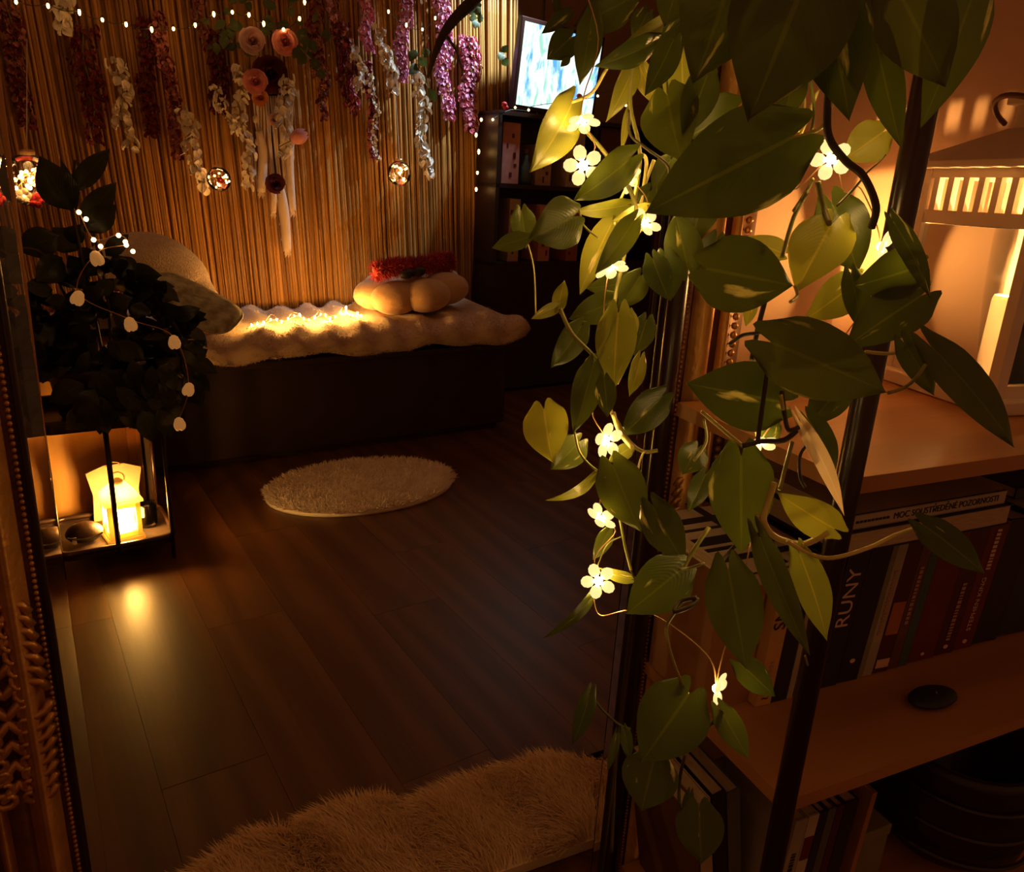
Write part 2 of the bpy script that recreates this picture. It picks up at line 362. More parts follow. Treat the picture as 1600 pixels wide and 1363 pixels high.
# television picture: pale sky, blue and green streaks, given off as light
def tv_mat():
    m = bpy.data.materials.new('tv_picture'); m.use_nodes = True; nt = m.node_tree; N = nt.nodes; L = nt.links
    b = N['Principled BSDF']; b.inputs['Base Color'].default_value = (.01, .01, .01, 1); b.inputs['Roughness'].default_value = .2
    tc = N.new('ShaderNodeTexCoord'); mp = N.new('ShaderNodeMapping'); mp.inputs['Scale'].default_value = (9, 2.2, 1); mp.inputs['Rotation'].default_value = (0, 0, .3); L.new(tc.outputs['UV'], mp.inputs[0])
    nz = N.new('ShaderNodeTexNoise'); nz.inputs['Scale'].default_value = 1.6; nz.inputs['Detail'].default_value = 6; nz.inputs['Distortion'].default_value = .8; L.new(mp.outputs[0], nz.inputs[0])
    cr = N.new('ShaderNodeValToRGB'); e = cr.color_ramp.elements
    e[0].position = .36; e[0].color = (.30, .62, .50, 1); e[1].position = .60; e[1].color = (.9, 1, .98, 1)
    n = e.new(.46); n.color = (.72, .95, .84, 1); L.new(nz.outputs['Fac'], cr.inputs[0])
    m2 = N.new('ShaderNodeMapping'); m2.inputs['Scale'].default_value = (5.5, 1.5, 1); m2.inputs['Rotation'].default_value = (0, 0, -.35); m2.inputs['Location'].default_value = (2.3, .4, 0)
    L.new(tc.outputs['UV'], m2.inputs[0]); wv = N.new('ShaderNodeTexNoise'); wv.inputs['Scale'].default_value = 1.1; wv.inputs['Detail'].default_value = 5; L.new(m2.outputs[0], wv.inputs[0])
    c2 = N.new('ShaderNodeValToRGB'); c2.color_ramp.elements[0].position = .54; c2.color_ramp.elements[1].position = .60; L.new(wv.outputs['Fac'], c2.inputs[0])
    mx = N.new('ShaderNodeMixRGB'); mx.inputs[2].default_value = (.10, .36, .80, 1); L.new(c2.outputs[0], mx.inputs[0]); L.new(cr.outputs[0], mx.inputs[1])
    L.new(mx.outputs[0], b.inputs['Emission Color']); b.inputs['Emission Strength'].default_value = .62
    MATS['tv_picture'] = m
tv_mat()

def text_part(s, size, mname, parent, loc, X, Y, name='lettering', label=None, depth=.0004, font_w=1.0):
    cu = bpy.data.curves.new('t', 'FONT'); cu.body = s; cu.size = size; cu.extrude = depth; cu.align_x = 'CENTER'; cu.align_y = 'CENTER'; cu.resolution_u = 3
    to = bpy.data.objects.new('t', cu); COL.objects.link(to)
    me = bpy.data.meshes.new_from_object(to.evaluated_get(bpy.context.evaluated_depsgraph_get()))
    bpy.data.objects.remove(to); me.name = name
    me.materials.clear(); me.materials.append(MATS[mname])
    o = piece(name, me, parent, loc, nrm(X), nrm(Y), nrm(np.cross(X, Y)), (font_w, 1, 1))
    if label: o['label'] = label
    return o

# fur: many short blades in one mesh
def fur(name, mname, parent, pts, nors, length, width, droop=.5, jit=.5, flow=None):
    pts = np.asarray(pts); n = len(pts); nors = np.asarray(nors)
    org = np.array(parent['_o'])
    L = length*(.55 + .75*rng.random(n))[:, None]
    d = nors + rng.normal(0, jit, (n, 3))*np.array([1, 1, .35])
    if flow is not None: d = d + np.asarray(flow)
    d /= np.linalg.norm(d, axis=1)[:, None]
    lat = np.cross(d, rng.normal(0, 1, (n, 3))); lat /= np.linalg.norm(lat, axis=1)[:, None]
    down = np.array([0, 0, -1.0])
    p0 = pts; p1 = pts + d*L*.5 + down*L*.06*droop; p2 = pts + d*L*.92 + down*L*.35*droop
    if flow is not None: p2 = p2 + np.asarray(flow)*L*.2
    w = width*(.7 + .6*rng.random(n))[:, None]
    V = np.stack([p0 - lat*w, p0 + lat*w, p1 - lat*w*.8, p1 + lat*w*.8, p2], 1).reshape(-1, 3) - org
    b = np.arange(n)*5
    quads = np.stack([b, b+1, b+3, b+2], 1); tris = np.stack([b+2, b+3, b+4], 1)
    me = bpy.data.meshes.new(name)
    me.vertices.add(n*5); me.vertices.foreach_set('co', V.astype(np.float32).ravel())
    me.loops.add(n*7); me.polygons.add(n*2)
    li = np.concatenate([quads, tris], 1).ravel()
    me.loops.foreach_set('vertex_index', li.astype(np.int32))
    st = np.stack([np.arange(n)*7, np.arange(n)*7 + 4], 1).ravel(); tot = np.tile([4, 3], n)
    me.polygons.foreach_set('loop_start', st.astype(np.int32)); me.polygons.foreach_set('loop_total', tot.astype(np.int32))
    me.update(calc_edges=True); me.materials.append(MATS[mname])
    o = bpy.data.objects.new(name, me); COL.objects.link(o); o.parent = parent; o['kind'] = 'stuff'; o['_o'] = parent['_o']
    return o

# ================================================================== THE SETTING
# floor: planks that run along E2 in the room beyond the frame
floor = struct_empty('floor')
MB().box(RM(1.2, 1.6, -.022), E1*3.2, E2*3.2, ZUP*.010).build('subfloor', 'black_wood', floor)
PW, PL = .205, 1.28
pm = MB().box((0, 0, 0), (PW/2 - .0004, 0, 0), (0, PL/2 - .0004, 0), (0, 0, .006))
plank_me = meshdata('plank', pm, 'floor_wood')
k = 0
a = -1.4
ci = 0
while a < 3.6:
    off = [0.0, .52, .27, .83, .41][ci % 5]*PL + .12
    b = -1.3 - off
    while b < 4.1:
        if b + PL > -.9:
            piece('plank', plank_me, floor, RM(a, b + PL/2, -.006 + random.uniform(-.0006, 0)), E1, E2, ZUP)
        b += PL
    a += PW; ci += 1
# walls and ceiling
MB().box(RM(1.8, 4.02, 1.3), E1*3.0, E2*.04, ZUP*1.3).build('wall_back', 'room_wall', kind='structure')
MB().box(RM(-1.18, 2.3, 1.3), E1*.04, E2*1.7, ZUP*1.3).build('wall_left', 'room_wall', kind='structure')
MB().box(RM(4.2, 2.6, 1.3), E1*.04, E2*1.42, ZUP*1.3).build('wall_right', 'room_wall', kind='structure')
# wall that carries the mirror frame, cut open behind it (opening a -.15..+.645)
WB = .96
w = MB()
w.box(BK(2.04, WB, 1.3), G1*1.325, G2*.03, ZUP*1.3)
w.box(BK(-.715, WB, 1.3), G1*.485, G2*.03, ZUP*1.3)
w.box(BK(.245, WB, 2.14), G1*.475, G2*.03, ZUP*.46)
w.build('wall_front', 'wall_paint', kind='structure')

# ================================================================== GILT MIRROR FRAME, ITS REFLECTION BUILT AS AN OPEN ROOM
FB = .82                        # plane of the frame's front
A0, A1, H0, H1 = -.135, .617, .030, 1.60     # sight-edge rectangle (bead line)
fr = thing('gilt_frame', 'tall ornate gilt frame with beaded edges and carved side ornaments, a mirror built open to its reflected room', 'frame', BK((A0+A1)/2, FB, 0))
def frame_ring(prof, kl=1.0):           # profile: list of (outward offset, forward offset towards camera), mitred round the rectangle
    v = []; f = []; n = len(prof)
    for (sa, sh, aa, hh) in ((-1, -1, A0, H0), (1, -1, A1, H0), (1, 1, A1, H1), (-1, 1, A0, H1)):
        for (o, p) in prof: v.append(BK(aa + sa*o*(kl if sa < 0 and o < 0 else 1), FB - p, hh + sh*o*(.26 if sh < 0 else 1)))
    for c in range(4):
        d = (c+1) % 4
        for i in range(n-1): f.append((c*n+i, d*n+i, d*n+i+1, c*n+i+1))
    return v, f
def arc(o0, o1, base, rise, n=9): return [(o0 + (o1-o0)*i/n, base + rise*math.sin(math.pi*i/n)) for i in range(n+1)]
for nm, mm, prof in (
    ('sight_edge', 'black_metal', [(-.026, -.018), (-.026, .004), (-.020, .008), (-.003, .008), (-.003, 0)]),
    ('main_moulding', 'gilt', arc(.010, .040, .006, .024)),
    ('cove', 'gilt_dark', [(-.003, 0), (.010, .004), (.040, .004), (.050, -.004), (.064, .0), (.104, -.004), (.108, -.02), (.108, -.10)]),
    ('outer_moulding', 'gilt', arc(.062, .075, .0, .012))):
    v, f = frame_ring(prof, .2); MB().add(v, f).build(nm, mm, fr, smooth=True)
def bead_line(o, p, r, step):
    m = MB(); n1 = int((H1-H0+2*o)/step); n2 = int((A1-A0+2*o)/step)
    for i in range(n1):
        h = H0 - o*.26 + (i+.5)*step
        for s_, aa in ((-1, A0), (1, A1)):
            m.ball(BK(aa + s_*o, FB - p, h), (r, r, r*1.0), 5, 4, G1, G2, ZUP)
    for i in range(n2):
        m.ball(BK(A0 - o + (i+.5)*step, FB - p, H1 + o), r, 5, 4, G1, G2, ZUP)
    return m
bead_line(.003, .006, .0030, .0066).build('inner_bead_row', 'gilt', fr, smooth=True, kind='stuff')
bead_line(.086, .004, .0052, .0125).build('outer_bead_row', 'gilt', fr, smooth=True, kind='stuff')
# carved acanthus ornaments half way up each side
def ornament(ac, hc, sgn):
    m = MB(); r0 = random.Random(3)
    for i in range(15):
        t = (i-7)/7
        for side in (-1, 1):
            c = BK(ac + sgn*(.030 + side*.020*(1-.35*abs(t))), FB - .016, hc + t*.105)
            pts = []
            for q in range(8):
                an = q/7*4.4; rr = .019*(1 - q/9)
                pts.append(c + G1*(sgn*side*rr*math.cos(an)) + ZUP*(rr*math.sin(an)*(1 if t > 0 else -1)) - G2*(.002 + q*.0016))
            m.tube(pts, [.0048*(1-.07*q) for q in range(8)], 6)
    for i in range(9):
        t = (i-4)/4
        for side in (-1, 1):
            d = nrm(ZUP*(1 if t >= 0 else -1) + G1*side*.8); e = np.cross(d, G2)
            m.ball(BK(ac + sgn*.030 + side*.008, FB - .022, hc + t*.10), (.0055, .006, .017), 8, 6, e, G2, d)
    return m
ornament(A1 + .012, .665, 1).build('carved_ornament', 'gilt', fr, smooth=True)
ornament(A0 - .012, .62, -1).build('carved_ornament', 'gilt', fr, smooth=True)
# bevelled glass edging: real wedges that bend the view of what lies behind
def bevel(a_thin, a_thick):
    d = -1 if a_thick > a_thin else 1
    t = abs(a_thick - a_thin)*math.tan(math.radians(5.6))
    v = []
    for h in (H0, H1):
        v += [BK(a_thin, FB + .012, h), BK(a_thick, FB + .012, h), BK(a_thick, FB + .0121 - t - .0006, h), BK(a_thin, FB + .012 - .0006, h)]
    f = [(0, 1, 2, 3), (7, 6, 5, 4), (0, 4, 5, 1), (1, 5, 6, 2), (2, 6, 7, 3), (3, 7, 4, 0)]
    m = MB().add(v, f)
    o = m.build('bevelled_glass', 'bevel_glass', fr)
    bm = bmesh.new(); bm.from_mesh(o.data); bmesh.ops.recalc_face_normals(bm, faces=bm.faces); bm.to_mesh(o.data); bm.free()
bevel(A0 + .003, A0 + .021)
bevel(A1 - .024, A1 - .042)
# ================================================================== THE MIRRORED ROOM, BUILT BEYOND THE FRAME
# ---- bamboo screen: single canes side by side
BW = 3.93
bs = thing('bamboo_screen', 'wall screen of upright golden bamboo canes behind the daybed', 'bamboo screen', RM(1.2, BW, 0))
cm = MB()
prof = []
for i in range(7):
    h = i/6
    prof += [(.0070, h*1.0), (.0076, h + .004), (.0070, h + .008)] if 0 < i < 6 else [(.0070, h)]
cm.lathe((0, 0, 0), prof, 6)
cane_me = meshdata('cane', cm, 'bamboo', True)
MB().box(RM(1.27, BW + .018, 1.3), E1*1.24, E2*.004, ZUP*1.02).build('backing_mat', 'bamboo', bs)
a = .02; i = 0
while a < 2.52:
    lean = .055 + random.uniform(-.012, .012)
    Z = nrm(ZUP + E1*(-lean))
    X = nrm(E1 - Z*(E1 @ Z)); Y = np.cross(Z, X)
    s = random.uniform(.75, 1.25)
    piece('cane', cane_me, bs, RM(a + .09, BW + random.uniform(-.006, .004), .32), X, Y, Z, (s, s, 2.05))
    a += .0118*s*random.uniform(.85, 1.1); i += 1
# ---- daybed: dark base, fur cover
BA0, BA1, BF, BH = .10, 2.08, 3.03, .44
bed = thing('daybed', 'low daybed with a plain dark base against the bamboo screen', 'daybed', RM((BA0+BA1)/2, (BF+3.9)/2, 0))
MB().box(RM((BA0+BA1)/2 - .02, (BF+3.9)/2 + .03, .225), E1*(BA1-BA0-.06)/2, E2*(3.9-BF-.06)/2, ZUP*.195).build('base_box', 'black_wood', bed, bevel=.008)
MB().box(RM((BA0+BA1)/2, (BF+3.9)/2, .43), E1*(BA1-BA0-.02)/2, E2*(3.9-BF)/2, ZUP*.012).build('top_board', 'black_wood', bed, bevel=.004)
MB().box(RM((BA0+BA1)/2, (BF+3.9)/2 + .04, .015), E1*(BA1-BA0-.12)/2, E2*(3.9-BF-.14)/2, ZUP*.015).build('plinth', 'black_wood', bed)
cov = thing('fur_throw', 'thick cream fur throw with puffy ridges covering the daybed', 'throw', RM((BA0+BA1)/2, 3.45, .442))
def n2(x, y, s=0): return math.sin(x*3.1 + s) * math.cos(y*2.7 + s*1.7) + .5*math.sin(x*7.3 + y*5.1 + s*2.3)
NA, NC = 150, 46
def cov_pt(u, v):
    a_ = BA0 - .03 + (BA1 - BA0 + .06)*u
    # closed cross section: superellipse round (b,h)
    an = 2*math.pi*v
    cb = (BF - .045 + 3.885)/2; hb = (3.885 - BF + .045)/2
    thick = .046 + .020*max(0, (u-.62)/.38)**1.2
    ex = .35
    c_, s_ = math.cos(an), math.sin(an)
    endr = min(1, (u/.018)**.5 if u < .018 else 1, ((1-u)/.028)**.5 if u > .972 else 1)
    b_ = cb + hb*math.copysign(abs(c_)**ex, c_)*(.9 + .1*endr)
    h_ = .442 + thick + (thick*math.copysign(abs(s_)**.55, s_))*endr
    if s_ > -.2:
        rid = .013*math.sin(a_*40 + 2.2*math.sin(b_*9) + 1.2*math.sin(a_*5)) + .006*n2(a_*4, b_*4)
        h_ += rid*endr; 
        b_ += .5*rid*(1 if c_ > 0 else -1)
    if s_ < 0 and c_ < -.3: h_ = max(h_ + .012*n2(a_*3.5, 1.0), .445 if b_ > BF else .40)
    return RM(a_, b_, h_)
m = MB().grid(cov_pt, NA, NC)
m.build('cover', 'cream_fur', cov, smooth=True)
pts = []; nors = []
while len(pts) < 26000:
    u, v = random.random(), random.random()*.66 - .08
    p = cov_pt(u, v % 1); d1 = cov_pt(min(1, u+.002), v % 1) - p; d2 = cov_pt(u, (v+.004) % 1) - p
    nn = np.cross(d1, d2); 
    if np.linalg.norm(nn) < 1e-9: continue
    nn = nrm(nn); c0 = RM((BA0+BA1)/2, 3.45, .47)
    if nn @ (p - RM((p @ E1), 3.45, .47)) < 0: nn = -nn
    pts.append(p); nors.append(nn)
fur('fur_pile', 'cream_fur', cov, pts, nors, .0075, .0011, droop=.3, jit=.5)
# ---- cushions
def pillow(name, label, mname, c, X, Y, Z, rx, ry, rz, ex=.55, seam=True, wob=.0, n=28, cat='cushion'):
    t = thing(name, label, cat, c - np.array([0, 0, rz]))
    def fn(u, v):
        th = -math.pi/2 + math.pi*v; an = 2*math.pi*u
        ca, sa = math.cos(an), math.sin(an)
        x = math.copysign(abs(ca)**ex, ca); y = math.copysign(abs(sa)**ex, sa)
        cr = math.cos(th)**.62; z = math.sin(th)
        w_ = 1 + wob*n2(x*2.5, y*2.5, z)
        return c + X*rx*x*cr + Y*ry*y*cr + Z*rz*z*(1 - .55*max(abs(x*cr), abs(y*cr))**4)*w_
    MB().grid(fn, n, n).build('cushion_body', mname, t, smooth=True)
    if seam:
        ring = [c + X*rx*math.copysign(abs(math.cos(q))**ex, math.cos(q)) + Y*ry*math.copysign(abs(math.sin(q))**ex, math.sin(q)) for q in np.linspace(0, 2*math.pi, 60)]
        MB().tube(ring, .004, 5, False).build('piping', mname, t, smooth=True)
    return t
# boucle cushion: an arched roll leaning on the wall and sliding down to the seat
bc = thing('boucle_cushion', 'arched cream boucle cushion leaning at the leafy end of the daybed', 'cushion', onR(270, 505, 3.6))
path = spline([onR(150, 425, 3.62), onR(190, 405, 3.62), onR(240, 402, 3.60), onR(283, 425, 3.57), onR(303, 455, 3.53), onR(326, 478, 3.45), onR(350, 494, 3.37)], 6)
rads = []
for i in range(len(path)):
    t = i/(len(path)-1); rads.append(.015 + .105*math.sin(math.pi*min(1, .12 + t*.82))**.55*(1 - .45*t))
path = [np.array([p[0], p[1], max(p[2], .545 + r_*.86)]) for p, r_ in zip(path, rads)]
MB().tube(path, rads, 20).build('cushion_body', 'boucle', bc, smooth=True)
pR, pL = onR(352, 500, 3.22), onR(246, 446, 3.42)
c = (pR + pL)/2; X = nrm(pR - pL); Z = nrm(CAM - c)*.55 + ZUP*.75; Z = nrm(Z - X*(Z @ X)); Y = np.cross(Z, X)
pillow('print_cushion', 'pale green patterned cushion slumped against the boucle cushion', 'print_cloth', c, X, Y, Z, .205, .105, .042, ex=.6, wob=.1)
# flower cushion: six stuffed petals round a button
fc = onR(643, 449, 3.50); fc[2] = .646
ft = thing('petal_cushion', 'round tan plush cushion stitched into petals at the far end of the daybed', 'cushion', fc - np.array([0, 0, .06]))
VN = nrm(np.array([-.10, -.12, 1.0])); VX = nrm(E1 - VN*(E1 @ VN)); VY = np.cross(VN, VX)
for i in range(7):
    an = 2*math.pi*i/7 + .2
    d = VX*math.cos(an) + VY*math.sin(an); q = np.cross(VN, d)
    MB().ball(fc + d*.165, (.125, .122, .078), 16, 12, d, q, VN).build('stuffed_petal', 'tan_plush', ft, smooth=True)
MB().ball(fc + VN*.012, (.10, .10, .060), 16, 10, VX, VY, VN).build('centre_pad', 'tan_plush', ft, smooth=True)
MB().ball(fc + VN*.070, (.03, .03, .014), 12, 8, VX, VY, VN).build('centre_button', 'tan_plush', ft, smooth=True)
# red fluffy roll lying on it
rp = spline([onR(585, 425, 3.42), onR(615, 417, 3.42), onR(650, 416, 3.43), onR(685, 409, 3.45), onR(706, 408, 3.47)], 6)
rf = thing('fluffy_roll', 'bright red fluffy boa laid along the petal cushion', 'boa', rp[0] - np.array([0, 0, .03]))
MB().tube(rp, .026, 10).build('roll_core', 'red_fur', rf, smooth=True)
pts, nors = [], []
for _ in range(5200):
    t = random.random()*(len(rp)-1); i = int(t); p = rp[i] + (rp[min(i+1, len(rp)-1)] - rp[i])*(t-i)
    ax_ = nrm(rp[-1] - rp[0]); rv = nrm(np.cross(ax_, rng.normal(0, 1, 3))); pts.append(p + rv*.024); nors.append(rv)
fur('red_pile', 'red_fur', rf, pts, nors, .036, .0014, droop=.2, jit=.35)
bb = onR(645, 427, 3.36)
bo = thing('dark_bow', 'small black fabric bow resting on the petal cushion', 'bow', bb)
for s_ in (-1, 1):
    MB().ball(bb + VX*s_*.032, (.036, .018, .022), 10, 8, VX, VY, VN).build('loop', 'black_cloth', bo, smooth=True)
MB().ball(bb, (.012, .016, .016), 8, 6).build('knot', 'black_cloth', bo, smooth=True)
# ---- string of lights lying on the throw
bp = [(385, 514), (398, 508), (412, 506), (428, 500), (440, 505), (455, 497), (468, 494), (478, 502), (492, 498), (505, 492), (515, 500), (528, 494), (541, 488), (548, 496), (558, 492), (566, 496)]
wp = [onz(x, y, .553 + .006*math.sin(x*.3)) for x, y in bp]
bl = thing('fairy_light_string', 'thin copper fairy lights glowing on the fur throw', 'string lights', wp[5])
MB().tube(spline(wp, 6), .0016, 5).build('wire', 'copper_wire', bl, smooth=True)
lp = [p + np.array([0, 0, .02*abs(math.sin(i*1.7))]) + E2*.03*math.sin(i*2.1) for i, p in enumerate(wp[2:])]
MB().tube(spline(lp, 6), .0012, 5).build('wire', 'copper_wire', bl, smooth=True)
allp = spline(wp, 6)
for i in range(4, len(allp), 4):
    big_ = i % 12 == 0
    MB().ball(allp[i] + np.array([0, 0, .006]), (.0040, .0040, .0058) if big_ else (.0026, .0026, .0032), 7, 5).build('bulb', 'bed_bulb', bl, smooth=True)
MB().ball(wp[12] + np.array([0, 0, .016]), (.0035, .0035, .013), 7, 5).build('bulb', 'bed_bulb', bl, smooth=True)
# ---- round rug
rc = onz(567, 762, 0); 
rug = thing('round_rug', 'small round white fluffy rug on the wood floor before the daybed', 'rug', (rc[0], rc[1], 0))
RX, RY = .375, .262
def rug_pt(u, v): return rc + E1*RX*u*math.cos(v) + E2*RY*u*math.sin(v)
m = MB(); m.lathe(rc, [(1.0, .001), (1.0, .012), (.94, .018), (.5, .02), (.001, .02)], 48, E1*RX, E2*RY, ZUP); m.build('backing', 'white_fur', rug, smooth=True)
pts = []; nors = []
for _ in range(17000):
    u = math.sqrt(random.random()); v = random.random()*2*math.pi
    pts.append(rug_pt(u, v) + ZUP*.015); nors.append(nrm(ZUP + (E1*math.cos(v) + E2*math.sin(v))*.9*u**4))
fur('pile', 'white_fur', rug, pts, nors, .030, .0018, droop=.5, jit=.5)
# ---- sheepskin rug just behind the frame
edge = [onz(x, y, .03) for x, y in [(330, 1363), (400, 1318), (470, 1290), (540, 1268), (610, 1258), (690, 1248), (740, 1228), (790, 1202), (850, 1196), (910, 1196), (975, 1190), (1040, 1188)]]
poly = [p[:2] for p in edge] + [BK(x_, y_, 0)[:2] for x_, y_ in ((.98, 1.14), (.68, 1.01), (.66, .932), (.40, .928), (.0, .928), (-.10, .95), (-.14, 1.02), (-.28, 1.06))]
poly = [tuple(map(float, p)) for p in poly]
sk = thing('sheepskin_rug', 'long-haired beige sheepskin on the floor just past the gilt frame', 'rug', (.2, 1.15, 0))
def inside(x, y):
    r_ = False; j = len(poly)-1
    for i in range(len(poly)):
        xi, yi = poly[i]; xj, yj = poly[j]
        if (yi > y) != (yj > y) and x < (xj-xi)*(y-yi)/(yj-yi) + xi: r_ = not r_
        j = i
    return r_
n_ = len(poly)
m = MB(); m.add([(x, y, .002) for x, y in poly] + [(x, y, .022) for x, y in poly], [tuple(range(n_-1, -1, -1)), tuple(range(n_, 2*n_))] + [(i, (i+1) % n_, n_ + (i+1) % n_, n_ + i) for i in range(n_)])
m.build('hide', 'sheep_fur', sk)
pts = []; nors = []; xs = [p[0] for p in poly]; ys = [p[1] for p in poly]
FL = nrm(np.array([-.75, -.2, 0.]))
while len(pts) < 60000:
    x, y = random.uniform(min(xs), max(xs)), random.uniform(min(ys), max(ys))
    if inside(x, y):
        pts.append((x, y, .02)); cl = .5*math.sin(x*31 + 2*math.sin(y*23)) + .5*math.sin(y*37 + 2*math.sin(x*19))
        nors.append((cl*.5, math.cos(x*27 + y*17)*.5 + .25, .75))
fur('long_pile', 'sheep_fur', sk, pts, nors, .060, .0011, droop=.8, jit=.22, flow=FL*.35)
# ---- television and black shelving at the far end of the screen
CB = 3.70; CD = .103
ca0 = ra(770, 400, CB)[0]; ca1 = 3.5; CTOP = ra(790, 176, CB)[1]; S1 = ra(800, 291, CB)[1] + .012; S0 = ra(800, 413, CB)[1] + .012
cab = thing('black_shelving', 'tall black open shelving beside the bamboo screen, television on top', 'shelving', RM(2.8, CB + CD, 0))
for aa in (ca0 + .012, 2.968, ca1 - .012):
    MB().box(RM(aa, CB + CD, CTOP/2), E1*.012, E2*CD, ZUP*CTOP/2).build('upright', 'black_wood', cab)
for hh in (.03, .40, S0 - .012, S1 - .012, CTOP):
    MB().box(RM((ca0+ca1)/2, CB + CD, hh), E1*(ca1-ca0)/2, E2*CD, ZUP*.011).build('shelf', 'black_wood', cab)
MB().box(RM((ca0+ca1)/2, CB + 2*CD + .004, CTOP/2), E1*(ca1-ca0)/2, E2*.004, ZUP*CTOP/2).build('back_panel', 'black_wood', cab)
MB().box(RM((ca0+ca1)/2, CB - .006, S0/2), E1*(ca1-ca0)/2, E2*.006, ZUP*(S0/2 - .02)).build('door', 'black_wood', cab)
def shelf_album(x0, x1, ytop, ybot, hbase, mname, label):
    aL, ht = ra(x0, ytop, CB + .03); aR, _ = ra(x1, ybot, CB + .03)
    aL, _h = ra(x0, (ytop+ybot)/2, CB + .03); aR, _h = ra(x1, (ytop+ybot)/2, CB + .03)
    ht = max(hbase + .12, min(ht, hbase + .34))
    t = thing('album', label, 'book', RM((aL+aR)/2, CB + .12, hbase))
    MB().box(RM((aL+aR)/2, CB + .115, (hbase+ht)/2), E1*(aR-aL)/2, E2*.085, ZUP*(ht-hbase)/2).build('cover', mname, t, bevel=.002)
    MB().box(RM((aL+aR)/2, CB + .120, (hbase+ht)/2 + .002), E1*((aR-aL)/2 - .003), E2*.083, ZUP*((ht-hbase)/2 - .001)).build('pages', 'page_block', t)
    r1 = random.Random(int(x0))
    for q in range(5):
        MB().box(RM((aL+aR)/2 + r1.uniform(-.3, .3)*(aR-aL), CB + .0295, hbase + (ht-hbase)*(.15 + .16*q)), E1*r1.uniform(.004, .009), E2*.0012, ZUP*r1.uniform(.008, .02)).build('spine_mark', 'bk_red', t)
shelf_album(785, 812, 190, 288, S1, 'bk_pink', 'tall pink album with dark red flecks on the upper black shelf')
shelf_album(838, 862, 226, 285, S1, 'bk_cream', 'shorter cream album behind the curled yellow leaf, upper black shelf')
shelf_album(888, 914, 170, 284, S1, 'bk_white', 'pale album behind the flower-shaped light, upper black shelf')
shelf_album(938, 985, 165, 280, S1, 'bk_brown', 'wide brown album at the dark end of the upper black shelf')
shelf_album(795, 812, 305, 405, S0, 'bk_cream', 'narrow tan album on the lower black shelf beside the bamboo')
shelf_album(842, 860, 320, 412, S0, 'bk_pink', 'narrow pink album on the lower black shelf')
shelf_album(886, 904, 325, 410, S0, 'bk_orange', 'narrow orange album on the lower black shelf')
# small dark green bottle silhouette between the albums
vz = RM((ra(812, 240, CB + .03)[0] + ra(838, 255, CB + .03)[0])/2, CB + .05, S1)
vs = thing('green_bottle', 'small dark green bottle between the pink and cream albums', 'bottle', vz)
MB().lathe(vz, [(.030, 0), (.034, .02), (.033, .09), (.014, .13), (.012, .165)], 16).build('body', 'bk_teal', vs, smooth=True)
MB().lathe(vz, [(.015, .165), (.015, .185)], 12).build('stopper', 'bk_brown', vs)
# television, turned towards the daybed, leaning back a little
tp = RM(ra(806, 163, CB + .05)[0], CB + .05, CTOP + .011)
TX = nrm(E1*.97 + E2*.18); TY = nrm(ZUP*.97 - np.cross(TX, ZUP)*-.10); TN = np.cross(TX, TY)
TL = np.array([tp[0], tp[1], ra(806, 163, CB + .05)[1]])
tv = thing('television', 'lit television showing pale sky and blue-green scenery on black shelving', 'television', tp)
TW, TH = .62, .40
MB().box(TL + TX*TW/2 + TY*TH/2 - TN*.02, TX*(TW/2 + .022), TY*(TH/2 + .022), TN*.018).build('casing', 'black_metal', tv, bevel=.004)
m = MB().add([TL, TL + TX*TW, TL + TX*TW + TY*TH, TL + TY*TH], [(0, 1, 2, 3)])
m.build('screen', 'tv_picture', tv, uvs=[(0, 0), (1, 0), (1, 1), (0, 1)])
for s_ in (.2, .8):
    q = TL + TX*TW*s_ - TN*.02
    MB().tube([q, np.array([q[0], q[1], CTOP + .011])], .012, 8).build('foot', 'black_metal', tv)
# cool white spotlight added out of view to brighten canes and garlands
sp0 = RM(2.66, 3.52, 2.40); aim = nrm(RM(2.20, 3.93, 1.72) - sp0)
spt = thing('added_spotlight', 'small black spotlight added unseen above the television to brighten the flowers', 'spotlight', RM(2.66, 3.86, CTOP + .0105))
MB().tube([RM(2.66, 3.86, CTOP + .0105), RM(2.66, 3.86, 2.42), sp0 - aim*.05], .008, 8).build('rod', 'black_metal', spt)
sx = nrm(np.cross(aim, ZUP)); sy = np.cross(sx, aim)
MB().lathe(sp0, [(.018, -.06), (.030, -.05), (.040, .03), (.037, .03), (.026, -.02), (.001, -.021)], 18, sx, sy, aim).build('shade', 'black_metal', spt, smooth=True)
ld = bpy.data.lights.new('added_spot_lamp', 'SPOT'); ld.energy = 62; ld.color = (.66, .86, 1.0); ld.spot_size = math.radians(66); ld.spot_blend = 1.0; ld.shadow_soft_size = .03
lo = bpy.data.objects.new('added_spot_lamp', ld); COL.objects.link(lo); lo.parent = spt
lm_ = Matrix.Identity(4); lz = -aim; lp_ = sp0 + aim*.035 - np.array(spt['_o'])
for i in range(3): lm_[i][0] = sx[i]; lm_[i][1] = np.cross(lz, sx)[i]; lm_[i][2] = lz[i]; lm_[i][3] = lp_[i]
lo.matrix_local = lm_
